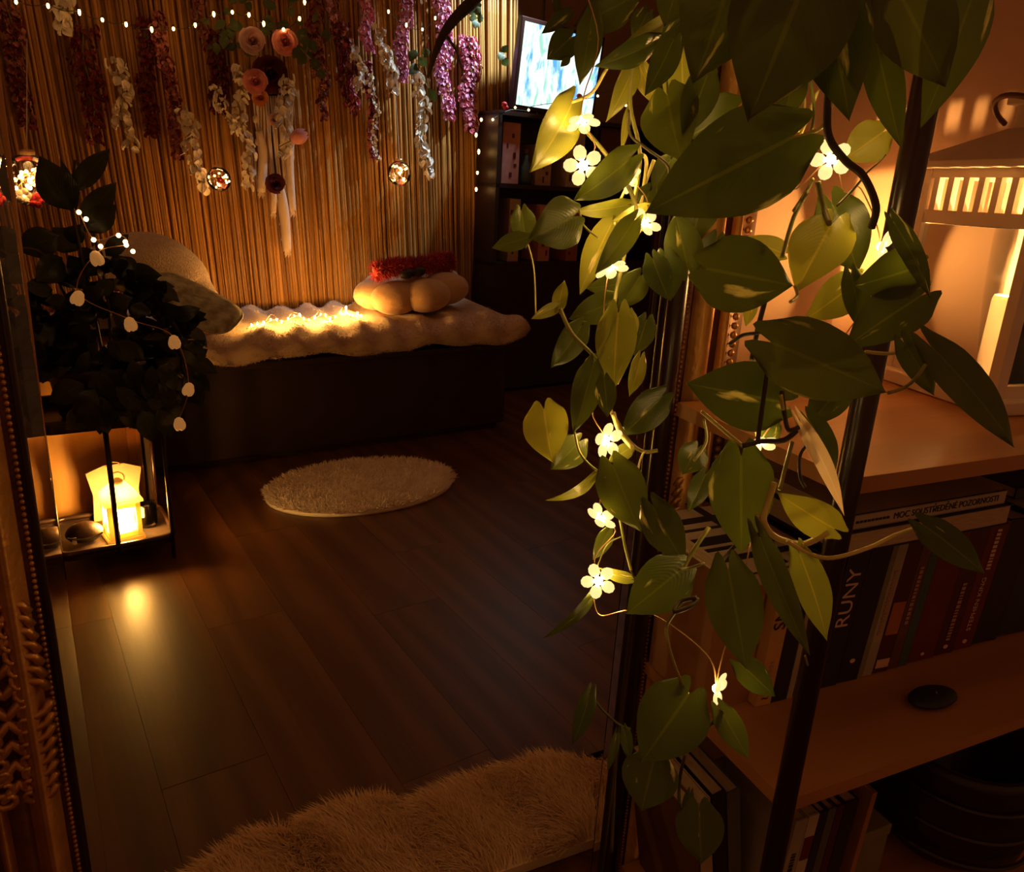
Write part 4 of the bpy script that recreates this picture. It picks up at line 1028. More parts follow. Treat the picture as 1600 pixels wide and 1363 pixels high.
for i in range(270):
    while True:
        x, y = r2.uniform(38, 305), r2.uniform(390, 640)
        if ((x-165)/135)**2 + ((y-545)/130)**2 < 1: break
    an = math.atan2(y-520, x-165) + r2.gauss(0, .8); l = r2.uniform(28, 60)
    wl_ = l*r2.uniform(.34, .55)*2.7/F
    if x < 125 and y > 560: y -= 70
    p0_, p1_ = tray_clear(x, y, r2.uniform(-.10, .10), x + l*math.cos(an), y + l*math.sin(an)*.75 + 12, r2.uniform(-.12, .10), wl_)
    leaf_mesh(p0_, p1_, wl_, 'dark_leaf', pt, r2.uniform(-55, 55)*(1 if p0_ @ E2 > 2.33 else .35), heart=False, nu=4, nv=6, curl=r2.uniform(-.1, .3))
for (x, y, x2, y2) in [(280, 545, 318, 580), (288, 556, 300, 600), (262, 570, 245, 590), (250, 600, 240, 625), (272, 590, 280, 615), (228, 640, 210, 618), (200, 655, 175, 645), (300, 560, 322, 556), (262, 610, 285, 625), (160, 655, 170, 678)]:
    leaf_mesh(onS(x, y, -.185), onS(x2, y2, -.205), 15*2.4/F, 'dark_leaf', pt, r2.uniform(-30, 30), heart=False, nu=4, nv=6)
MB().tube([onS(240 + 4*math.cos(q*5), 600 + q*8, -.08) + E2*.008*math.sin(q*5) for q in np.linspace(0, 5, 60)], .0011, 5).build('tendril', 'stem_green', pt)
# rosebud lights trailing over the plant
bt_pts = [(124, 337), (147, 380), (186, 373), (198, 388), (150, 402), (122, 464), (203, 505), (272, 533), (295, 607), (280, 661)]
rbs = thing('rosebud_light_string', 'string of cream rosebud lights trailing over the leafy houseplant', 'string lights', onS(150, 400, -.225))
MB().tube(spline([onS(x, y - 6, -.225) for x, y in bt_pts], 6), .0012, 5).build('wire', 'copper_wire', rbs)
bud = MB().lathe((0, 0, 0), [(.004, .016), (.011, .011), (.015, 0), (.014, -.012), (.009, -.018), (.003, -.016)], 12)
for k in range(5):
    an = k*2*math.pi/5
    bud.ball((.009*math.cos(an), .009*math.sin(an), -.008), (.008, .008, .014), 8, 6)
bud_me = meshdata('rosebud', bud, 'bud_shade', True)
for i, (x, y) in enumerate(bt_pts):
    p = onS(x, y, -.232)
    if i in (0, 1, 2, 3):
        for q in range(2): MB().ball(p + E1*.014*q + ZUP*.008*(1-2*q), (.0062, .0062, .0062), 7, 5).build('lit_bulb', 'bud_lit', rbs, smooth=True)
    else:
        an = random.uniform(-.5, .5); Z = nrm(ZUP + E1*an)
        X = nrm(E1 - Z*(E1 @ Z)); piece('rosebud', bud_me, rbs, p, X, np.cross(Z, X), Z)

# ================================================================== BOOKCASE, RIGHT
SH = {'low': .125, 'mid': .505, 'top': .897}
bkF, bkB, bkA0, bkA1 = .50, .785, .580, 1.95
bc_ = thing('bookcase', 'open bookcase of brown wood shelves on round black metal posts', 'bookcase', BK(1.25, .7, 0))
bL, bD = (bkA1-bkA0)/2, (bkB-bkF)/2
bm_ = MB(); X1, Y1, Z1 = np.eye(3)
bm_.box((0, 0, 0), X1*bL, Y1*bD, Z1*.009).box((.155/2 - .01, bD + (.925-bkB)/2, 0), X1*(bL - .155/2), Y1*(.925-bkB)/2, Z1*.009)
board_me = meshdata('shelf_board', bm_, 'shelf_wood')
for k_, h in list(SH.items()) + [('roof', 1.72)]:
    piece('shelf_board', board_me, bc_, BK((bkA0+bkA1)/2 + .02, (bkF+bkB)/2, h - .009), G1, G2, ZUP)
for (aa, bb2) in ((bkA0 + .006, bkF - .010), (bkA0 - .007, bkB - .010), (bkA1, bkF - .012), (bkA1, bkB - .02)):
    MB().tube([BK(aa, bb2, 0), BK(aa, bb2, 1.85)], .0120, 16).build('post', 'black_metal', bc_, smooth=True)
# books
ROW_END = {}
def book(label, px0, px1, py, hbase, H, D, mname, b0=.645, lean=3.5, titles=(), name='book'):
    """upright book; px0..px1 the spine's foot in the photograph at row py"""
    aL = ba(px0, py, b0)[0]; aR = ba(px1, py, b0)[0]
    aL = max(aL, ROW_END.get(hbase, -9) + .0008); th = max(.006, aR - aL); aR = aL + th; ROW_END[hbase] = aL + th
    q = math.radians(lean); X = G1*math.cos(q) - ZUP*math.sin(q); Z = ZUP*math.cos(q) + G1*math.sin(q)
    base = BK(aL, b0, hbase + (th*math.sin(q) if lean > 0 else .0))
    if lean < 0: base = BK(aL, b0, hbase)
    t = thing(name, label, 'book', BK((aL+aR)/2, b0 + D/2, hbase))
    m = MB(); cvr = .0018
    m.box(base + X*th/2 + Z*H/2 + G2*.0015, X*th/2, G2*.0015, Z*H/2)
    for s_ in (cvr/2, th - cvr/2): m.box(base + X*s_ + Z*H/2 + G2*(D/2 + .003), X*cvr/2, G2*D/2, Z*H/2)
    m.build('cover', mname, t)
    MB().box(base + X*th/2 + Z*(H/2 + .0005) + G2*(D/2 + .002), X*(th/2 - cvr - .0002), G2*(D/2 - .003), Z*(H/2 - .003)).build('pages', 'page_block', t)
    for (s, fpos, size, ink, kind) in titles:
        c = base + X*th/2 + Z*H*fpos - G2*.0008
        if kind == 'marks':                # print too small to read in the photograph: a row of dashes
            m = MB(); r3 = random.Random(px0); hr = min(.24, .965 - fpos, fpos - .08)*H; z_ = -hr
            while z_ < hr - .006:
                l_ = r3.uniform(.002, .006); m.box(c + Z*(z_ + l_/2), X*size*.4, G2*.0002, Z*l_/2); z_ += l_ + .0022
            m.build('spine_print', ink, t)
        elif kind == 'up': text_part(s, size, ink, t, c, Z, -X, depth=.0002)
        elif kind == 'flat': text_part(s, size, ink, t, c, X, Z, depth=.0002)
        elif kind == 'oval': MB().lathe(c, [(size, -.0003), (size, .0003)], 16, X, Z*.7, -G2).build('emblem', ink, t)
        elif kind == 'block': MB().box(c, X*th*.42, G2*.0004, Z*size).build('colour_block', ink, t)
    return t
hm = SH['mid'] + .0005
# the photograph's upright row, from the frame side to the dark end
book('wide brown card-covered book beside the gilt frame', 1096, 1166, 1104, hm, .215, .115, 'bk_card', lean=0, b0=.66)
book('tan book with black spine letters SNÁŘ', 1168, 1204, 1096, hm, .235, .14, 'bk_tan', lean=2.5, titles=[('SNÁŘ', .64, .028, 'ink', 'up'), ('', .20, .008, 'soft_ink', 'marks'), ('~', .05, .02, 'ink', 'flat')])
book('black book hidden between the tan book and the metal post', 1206, 1228, 1090, hm, .22, .15, 'bk_black', lean=2.5)
book('thin grey book between two black ones beside the metal post', 1230, 1238, 1088, hm, .215, .15, 'bk_grey', lean=2.5)
book('black book behind the metal post', 1240, 1261, 1085, hm, .22, .15, 'bk_navy', lean=2.5)
book('thin red book beside the black runes book', 1262, 1271, 1082, hm, .20, .15, 'bk_red', lean=3.5, titles=[('', .35, .008, 'soft_ink', 'marks')])
book('black book with pinkish spine letters RUNY', 1272, 1304, 1078, hm, .225, .16, 'bk_black', lean=4, titles=[('RUNY', .62, .034, 'cream_ink', 'up')])
book('black book with a small pale oval emblem near its foot', 1305, 1337, 1066, hm, .21, .15, 'bk_black', lean=4, titles=[('', .16, .005, 'cream_ink', 'oval')])
book('thin olive book with plain spine', 1339, 1347, 1054, hm, .215, .15, 'bk_olive', lean=4.5)
book('thin light grey book with faint small spine title', 1348, 1362, 1052, hm, .215, .15, 'bk_grey', lean=4.5, titles=[('', .55, .0085, 'soft_ink', 'marks')])
book('dark red book with an orange block and pale square label on the spine', 1363, 1386, 1046, hm, .21, .15, 'bk_darkred', lean=4.5, titles=[('', .42, .026, 'bk_orange', 'block'), ('', .07, .007, 'cream_ink', 'block')])
book('brown book with small pale writing up the spine', 1387, 1402, 1040, hm, .205, .15, 'bk_brown', lean=4.5, titles=[('', .6, .009, 'soft_ink', 'marks')])
book('slim teal book among the brown and dark red ones', 1403, 1417, 1034, hm, .205, .15, 'bk_teal', lean=4.5)
book('thick plain dark red book', 1418, 1458, 1024, hm, .21, .16, 'bk_red', lean=4.5, titles=[('', .05, .004, 'cream_ink', 'oval')])
book('dark brown book with dim raised spine writing', 1459, 1490, 1008, hm, .212, .16, 'bk_darkred', lean=4.5, titles=[('', .35, .011, 'soft_ink', 'marks'), ('', .06, .005, 'cream_ink', 'oval')])
book('dark red novel with pale capitals up its spine, beside the black books', 1491, 1520, 998, hm, .213, .16, 'bk_red', lean=4.5, titles=[('STEPHEN KING', .36, .0135, 'cream_ink', 'up'), ('', .80, .0125, 'cream_ink', 'marks'), ('', .06, .005, 'cream_ink', 'oval')])
book('black book beyond the dark red novel', 1521, 1560, 985, hm, .21, .16, 'bk_black', lean=4.5)
book('black book at the far dark end of the row', 1561, 1610, 972, hm, .21, .16, 'bk_navy', lean=4.5)
# books lying flat on top of the upright ones
def flat_book(label, px0, px1, py0, b0, h0, th, D, mname, page_front=False, titles=(), yaw=0, over=0):
    aL = ba(px0, py0, b0)[0]; aR = ba(px1, py0, b0)[0]; q = math.radians(yaw)
    X = G1*math.cos(q) + G2*math.sin(q); Y = -G1*math.sin(q) + G2*math.cos(q)
    c = BK((aL+aR)/2, b0, h0); L = aR - aL
    t = thing('flat_book', label, 'book', c + Y*D/2)
    m = MB(); cv = .0015
    for z in (cv/2, th - cv/2): m.box(c + Y*D/2 + ZUP*z, X*L/2, Y*D/2, ZUP*cv/2)
    if not page_front: m.box(c + Y*.0012 + ZUP*th/2, X*L/2, Y*.0012, ZUP*th/2)
    else: m.box(c + Y*(D - .0012) + ZUP*th/2, X*L/2, Y*.0012, ZUP*th/2)
    m.build('cover', mname, t)
    MB().box(c + Y*(D/2) + ZUP*th/2, X*(L/2 - .003), Y*(D/2 - .0025), ZUP*(th/2 - cv - .0001)).build('pages', 'page_block', t)
    for (s, fpos, size, ink) in titles: text_part(s, size, ink, t, c + X*L*(fpos-.5) + ZUP*th/2 - Y*.0006, X, ZUP, depth=.0002)
    return t, c, X, Y, L
ht0 = hm + .238
flat_book('dark-covered book lying flat, page edges to the front, on the upright books', 1322, 1572, 836, .60, ht0, .030, .17, 'bk_black', page_front=True)
_fb = flat_book('pale book lying flat on the pile with black capitals along its spine', 1330, 1562, 812, .605, ht0 + .0305, .020, .15, 'bk_white', titles=[('MOC SOUSTŘEDĚNÉ POZORNOSTI', .60, .0125, 'ink')])
tw, cw_, xw, yw, lw = _fb
m = MB()
for q in range(9): m.box(cw_ + xw*(-lw*.46 + q*.0065) + ZUP*.010 - yw*.0005, xw*.0024, yw*.0002, ZUP*.0016)
m.build('spine_print', 'ink', tw)
t_, c_, X_, Y_, L_ = flat_book('striped tan book lying flat at the post end of the row', 1166, 1290, 846, .575, ht0 + .0005, .016, .175, 'bk_white', yaw=0)
for q, w_ in ((.22, .010), (.36, .006), (.48, .016), (.66, .005), (.8, .012)):
    MB().box(c_ + Y_*.175*q + ZUP*.0163, X_*L_*.48, Y_*w_*.6, ZUP*.0004).build('cover_stripe', 'ink', t_)
MB().box(c_ + Y_*.10 + X_*L_*.1 + ZUP*.0165, X_*.006, Y_*.09, ZUP*.0005).build('cover_stripe', 'ink', t_)
flat_book('black notebook lying at the dark end of the flat pile', 1580, 1720, 800, .66, ht0, .018, .17, 'bk_black')
# small oval case on the middle shelf
oc = onz(1455, 1098, SH['mid'])
ot = thing('oval_case', 'dark oval glasses case lying on the middle shelf before the books', 'case', oc)
MB().ball(oc + ZUP*.009, (.042, .022, .009), 20, 10, G1, G2, ZUP).build('shell', 'black_cloth', ot, smooth=True)
MB().tube([oc + G1*.0 + ZUP*.0185 - G2*.004, oc + G1*.035 + G2*.03 + ZUP*.008], .0009, 5).build('cord', 'soft_ink', ot)
# lower shelf: leaning books, an upright row, a pale box
hl = SH['low'] + .0005
ROW_END[hl] = .7335
def leaning(label, a0, lean, H, th, mname, b0=.645):
    q = math.radians(lean); X = G1*math.cos(q) - ZUP*math.sin(q); Z = ZUP*math.cos(q) + G1*math.sin(q)
    base = BK(a0, b0, hl + (th*math.sin(q) if lean > 0 else 0))
    t = thing('book', label, 'book', BK(a0, b0, hl))
    m = MB(); D = .13
    m.box(base + X*th/2 + Z*H/2 + G2*.001, X*th/2, G2*.001, Z*H/2)
    for s_ in (.0012, th - .0012): m.box(base + X*s_ + Z*H/2 + G2*(D/2+.002), X*.0012, G2*D/2, Z*H/2)
    m.build('cover', mname, t)
    MB().box(base + X*th/2 + Z*H/2 + G2*(D/2), X*(th/2-.0026), G2*(D/2-.003), Z*(H/2-.002)).build('pages', 'page_block', t)
leaning('brown book leaning on the lower shelf beside the gilt frame', .630, -11, .25, .022, 'bk_brown')
leaning('cream book leaning on the lower shelf beside the gilt frame', .6555, -11, .25, .020, 'bk_cream')
leaning('black book leaning on the lower shelf', .6790, -11, .255, .022, 'bk_black')
leaning('grey book leaning on the lower shelf', .7045, -11, .25, .022, 'bk_slate')
for lb2, x0, x1, mm, tt_ in (('pale book with dense spine print on the lower shelf', 1222, 1240, 'bk_grey', [('', .5, .010, 'ink', 'marks')]), ('pale book with a dark red mark on the lower shelf', 1241, 1256, 'bk_white', [('', .72, .02, 'bk_red', 'block')]),
                          ('navy book on the lower shelf', 1257, 1268, 'bk_navy', []), ('slate book on the lower shelf', 1269, 1280, 'bk_slate', []), ('thin dark red book on the lower shelf', 1281, 1292, 'bk_darkred', []),
                          ('black book on the lower shelf, thin pale edge', 1293, 1312, 'bk_black', []), ('narrow orange-brown book at the end of the lower row', 1330, 1337, 'bk_card', [])):
    book(lb2, x0, x1, 1345, hl, .205, .15, mm, b0=.60, lean=3.5, titles=tt_)
xb = BK(ROW_END[hl] + .0085 + .0355, .66, hl)
bx_ = thing('storage_box', 'small plain olive card box on the lower shelf beside the books', 'box', xb)
MB().box(xb + ZUP*.055, G1*.034, G2*.05, ZUP*.055).build('carton', 'bk_olive', bx_, bevel=.002)
MB().box(xb + ZUP*.104, G1*.0355, G2*.0515, ZUP*.010).build('lid', 'bk_olive', bx_, bevel=.002)
dp = BK(1.16, .645, hl)
dpt = thing('round_basket', 'dark round basket in shadow at the end of the lower shelf', 'basket', dp)
MB().lathe(dp, [(.085, 0), (.115, .03), (.128, .10), (.118, .18), (.122, .20), (.110, .20), (.106, .18), (.001, .03)], 28, G1, G2, ZUP).build('body', 'leather', dpt, smooth=True)
for hh in (.05, .10, .15): MB().tube([dp + G1*(.124+.004*math.sin(hh*20))*math.cos(q) + G2*(.124+.004*math.sin(hh*20))*math.sin(q) + ZUP*hh for q in np.linspace(0, 2*math.pi, 40)], .004, 6, False).build('woven_band', 'leather', dpt)
# ---- white lantern with candle on the top shelf
ho = SH['top'] + .0005
rot = math.radians(-9)
LX = G1*math.cos(rot) + G2*math.sin(rot); LY = -G1*math.sin(rot) + G2*math.cos(rot)
c0 = onz(1548, 652, ho)                      # near left foot of the base
SZ = .235
lc = c0 + LX*SZ/2 + LY*SZ/2
lan = thing('white_lantern', 'white wooden candle lantern with slatted top and glass sides on the top shelf', 'lantern', lc)
MB().box(lc + ZUP*.010, LX*SZ/2, LY*SZ/2, ZUP*.010).build('base', 'white_paint', lan, bevel=.003)
IN = SZ/2 - .022
HB, HS = .225, .065                           # body height, slatted gallery height
PWD = .0085
for sx in (-1, 1):
    for sy in (-1, 1):
        MB().box(lc + LX*sx*IN + LY*sy*IN + ZUP*(.02 + (HB+HS)/2), LX*PWD, LY*PWD, ZUP*(HB+HS)/2).build('corner_post', 'white_paint', lan, bevel=.001)
for (D1, D2) in ((LX, LY), (LY, LX)):
    for s_ in (-1, 1):
        cc = lc + D2*s_*IN
        for hh, tk in ((.028, .008), (.02 + HB, .009), (.02 + HB + HS - .006, .006)):
            MB().box(cc + ZUP*hh, D1*(IN - PWD), D2*.006, ZUP*tk).build('rail', 'white_paint', lan)
        for i in range(7):
            q = (i-3)/3.5*(IN - .004)
            MB().box(cc + D1*q + ZUP*(.02 + HB + HS/2), D1*.0052, D2*.004, ZUP*(HS/2 - .006)).build('slat', 'white_paint', lan)
        MB().box(cc + ZUP*(.02 + HB/2), D1*(IN - PWD), D2*.0010, ZUP*(HB/2 - .010)).build('pane', 'clear_glass', lan)
rz = lc + ZUP*(.02 + HB + HS)
MB().box(rz + ZUP*.005, LX*(SZ/2 + .008), LY*(SZ/2 + .008), ZUP*.005).build('eave', 'white_paint', lan, bevel=.002)
m = MB()
ev = SZ/2 + .004; q4 = ((-1,-1),(1,-1),(1,1),(-1,1))
m.add([rz + LX*x*ev + LY*y*ev + ZUP*.010 for x, y in q4] + [rz + LX*x*.038 + LY*y*.038 + ZUP*.055 for x, y in q4], [(i, (i+1)%4, 4+(i+1)%4, 4+i) for i in range(4)] + [(4,5,6,7), (3,2,1,0)])
m.build('roof', 'white_paint', lan)
MB().box(rz + ZUP*.070, LX*.034, LY*.034, ZUP*.016).build('cupola', 'white_paint', lan, bevel=.002)
MB().box(rz + ZUP*.090, LX*.044, LY*.044, ZUP*.005).build('cupola_cap', 'white_paint', lan, bevel=.002)
hc = rz + ZUP*.062 - LX*.034
MB().tube([hc - LX*.055*math.sin(q) + LY*.048*math.cos(q) + ZUP*(.028*math.sin(q)) for q in np.linspace(0, math.pi, 18)], .0038, 7).build('handle', 'bk_brown', lan, smooth=True)
# candle
kc = lc + ZUP*.0205 + LX*-.012 - LY*.02
can = thing('pillar_candle', 'glowing cream pillar candle inside the white lantern', 'candle', kc)
MB().lathe(kc, [(.030, 0), (.031, .004), (.031, .118), (.029, .124), (.024, .122), (.020, .108), (.001, .106)], 28).build('wax', 'candle_wax', can, smooth=True)
MB().tube([kc + ZUP*.106, kc + ZUP*.118], .0012, 5).build('wick', 'ink', can)
MB().ball(kc + ZUP*.128, (.0050, .0050, .011), 10, 8).build('flame', 'flame', can, smooth=True)
# ================================================================== POTHOS AND FLOWER LIGHTS
po_t = thing('pothos_plant', 'trailing pothos with heart-shaped green and variegated leaves hanging before the gilt frame and bookcase', 'houseplant', PX(1180, 600, .66))
# (base x,y, tip x,y, width px, depth m, tip depth change, roll, curl, material)
P_, Y_, V_ = 'pothos_leaf', 'pothos_young', 'pothos_pale'
LEAVES = [
 # upper left vine
 (893,162, 835,268, 62, .72, -.02, 30, .15, Y_), (994,94, 951,190, 34, .74, .0, 30, .12, Y_), (997,97, 1031,172, 30, .74, .01, -30, .1, Y_),
 (1052,62, 1012,146, 46, .66, -.02, 20, .1, P_), (1066,84, 1070,194, 62, .72, .02, -25, .1, Y_), (1043,150, 1062,248, 92, .68, -.02, -15, .12, P_),
 (982,172, 971,238, 13, .76, 0, 0, .1, Y_), (986,246, 902,314, 56, .70, -.02, 25, .12, P_), (897,338, 832,372, 78, .70, -.03, 10, .1, P_),
 (980,320, 897,333, 26, .73, -.01, 35, .1, Y_), (1018,326, 957,346, 28, .72, 0, 20, .1, Y_), (958,346, 903,460, 46, .74, .02, -20, .12, Y_), (990,346, 934,426, 40, .69, -.03, 15, .1, P_),
 (1058,22, 975,72, 30, .72, 0, 40, .1, Y_), (925,24, 907,133, 44, .78, .02, 20, .05, P_), (980,0, 898,42, 62, .80, 0, 10, .1, P_), (1020,66, 934,106, 40, .72, -.02, 25, .15, P_),
 (1012,20, 990,62, 40, .74, 0, 0, .1, P_), (1075,20, 1030,75, 44, .72, 0, 30, .1, P_),
 # dark leaves before the television
 (888,20, 847,52, 24, .86, 0, 0, .1, P_), (893,58, 856,92, 46, .86, 0, 0, .1, P_), (888,92, 876,104, 12, .86, 0, 0, .1, P_), (868,-12, 874,34, 14, .86, 0, 0, .0, P_),
 # pale upturned leaf by the lower shelf
 (822,372, 768,388, 30, .72, 0, 0, -.15, P_), (815,330, 822,388, 40, .74, 0, 10, .1, P_),
 # big front leaf and its neighbours
 (1236,216, 1017,328, 156, .55, -.02, 0, .10, P_), (1380,206, 1318,250, 66, .66, .02, 10, .08, Y_), (1105,420, 1241,447, 118, .60, -.01, 0, .12, P_),
 (1300,350, 1246,450, 92, .60, -.02, -10, .08, Y_), (1300,318, 1343,428, 84, .64, .02, 10, .1, P_), (1432,418, 1336,448, 78, .58, 0, 15, .1, P_), (1440,462, 1322,540, 84, .58, 0, -10, .1, P_),
 (1338,440, 1260,500, 62, .62, .0, 20, .1, Y_), (1205,535, 1389,614, 118, .50, -.01, 5, .10, P_), (1228,560, 1178,560, 40, .52, 0, 30, -.1, V_), (1217,628, 1077,600, 108, .60, -.02, 0, .1, P_),
 (1316,604, 1262,666, 56, .62, 0, -15, .1, P_), (1262,655, 1310,742, 44, .60, 0, 25, .15, P_), (1252,662, 1326,806, 26, .58, -.01, 20, .22, V_),
 (1100,300, 1080,380, 60, .74, 0, 10, .1, P_), (1150,170, 1075,215, 70, .70, 0, 15, .1, P_),
 (1040,400, 1048,470, 52, .72, 0, 0, .1, P_), (1075,420, 1055,330, 60, .72, 0, 0, .1, P_),
 # middle left
 (966,490, 958,606, 64, .70, -.01, -10, .1, Y_), (873,482, 881,437, 24, .72, 0, 25, .1, Y_), (873,478, 830,498, 20, .72, 0, 30, -.1, Y_), (960,470, 890,500, 48, .74, 0, 20, .1, P_),
 (908,510, 863,576, 44, .73, 0, 25, .1, P_), (1000,432, 968,482, 46, .72, 0, 10, .1, P_), (1020,405, 1045,470, 44, .71, 0, -10, .1, P_), (926,574, 898,676, 48, .70, -.01, 10, .12, P_),
 (850,640, 862,721, 72, .71, -.02, -15, .1, Y_), (944,594, 950,652, 34, .68, 0, 10, .1, P_), (1034,620, 972,682, 56, .71, 0, 15, .1, P_), (905,690, 862,735, 50, .73, 0, 20, .1, P_),
 (985,700, 950,722, 26, .72, 0, 0, .1, Y_), (983,490, 985,540, 26, .71, 0, 35, .1, Y_), (1000,560, 985,620, 26, .73, 0, 30, .1, Y_), (990,440, 915,452, 40, .76, 0, 15, .1, P_),
 # lower left
 (928,742, 862,791, 17, .70, -.01, 40, .5, Y_), (958,728, 1000,832, 76, .69, -.01, -10, .1, P_), (1020,790, 1068,882, 62, .66, -.01, -25, .14, P_), (1158,713, 1158,864, 99, .60, -.02, 0, .1, P_),
 (1064,890, 981,958, 84, .64, -.02, 5, .1, P_), (1138,890, 1166,1046, 86, .58, -.02, 0, .12, P_), (1188,842, 1264,1028, 44, .56, -.02, -10, .14, P_), (1250,868, 1296,1002, 52, .57, -.01, 25, .1, Y_),
 (1303,826, 1217,774, 58, .57, -.01, 15, .1, Y_), (1442,820, 1541,896, 52, .55, -.02, 15, .12, P_), (986,905, 936,890, 20, .69, 0, 30, .15, Y_), (930,924, 855,1004, 18, .69, -.02, 30, .35, P_), (950,830, 928,876, 26, .70, 0, 30, .1, P_),
 (1075,1086, 1002,1192, 108, .60, -.02, 5, .1, P_), (1155,1036, 1213,1090, 46, .61, 0, 10, .1, P_), (1125,1108, 1171,1188, 42, .60, -.01, 0, .12, P_),
 (922,1083, 896,1166, 30, .68, -.01, 15, .15, P_), (963,1148, 950,1208, 15, .68, 0, 20, .15, P_), (1092,1262, 1096,1352, 74, .58, -.01, 0, .1, P_), (1022,1186, 1002,1268, 88, .60, -.01, 0, .1, P_), (1078,1240, 1068,1290, 18, .60, 0, 0, .1, P_),
 (975,1140, 985,1190, 20, .66, 0, 20, .1, P_),
 # top right, nearest
 (1262,-40, 1175,176, 190, .46, -.02, 0, .08, P_), (1150,-60, 1090,120, 150, .48, -.02, 10, .08, P_), (1290,-20, 1326,180, 112, .48, -.02, 0, .1, P_), (1368,56, 1406,230, 58, .52, -.01, -10, .1, P_), (1522,-14, 1446,189, 80, .52, -.02, 10, .14, P_),
 (1400,-20, 1478,132, 116, .50, -.01, 10, .1, P_), (1398,350, 1458,464, 34, .55, 0, 25, .15, P_), (1455,542, 1592,698, 62, .52, -.02, 15, .22, P_), (1412,535, 1462,618, 44, .54, 0, 20, .1, P_), (1240,110, 1225,190, 50, .56, 0, 20, .1, P_),
 (1060,-30, 1040,40, 60, .66, 0, 10, .1, P_), (1105,118, 1068,214, 56, .66, 0, 10, .1, P_), (1120,372, 1100,432, 46, .72, 0, 15, .1, P_), (1222,395, 1165,372, 40, .66, 0, 20, .1, Y_), (1175,470, 1166,510, 22, .66, 0, 10, .1, Y_), (1090,700, 1066,742, 48, .70, 0, 10, .1, P_), (1102,742, 1076,800, 34, .68, 0, 15, .1, P_), (1015,300, 985,360, 46, .74, 0, 10, .1, P_), (1048,250, 1020,300, 40, .74, 0, 10, .1, P_), (1010,500, 992,556, 40, .73, 0, 10, .1, P_), (940,560, 905,600, 36, .74, 0, 10, .1, P_), (1205,655, 1188,700, 40, .64, 0, 20, .1, P_), (1330,430, 1348,520, 40, .60, 0, 20, .1, P_), (1480,-30, 1400,70, 90, .54, 0, 0, .1, P_),
]
for (bx, by, tx, ty, w_, z, dz, roll, curl, mm) in LEAVES:
    leaf_mesh(PX(bx, by, z), PX(tx, ty, z + dz), w_*z/F, mm, po_t, roll, curl=curl, fold=.22, wavy=.05, nu=10, nv=12)
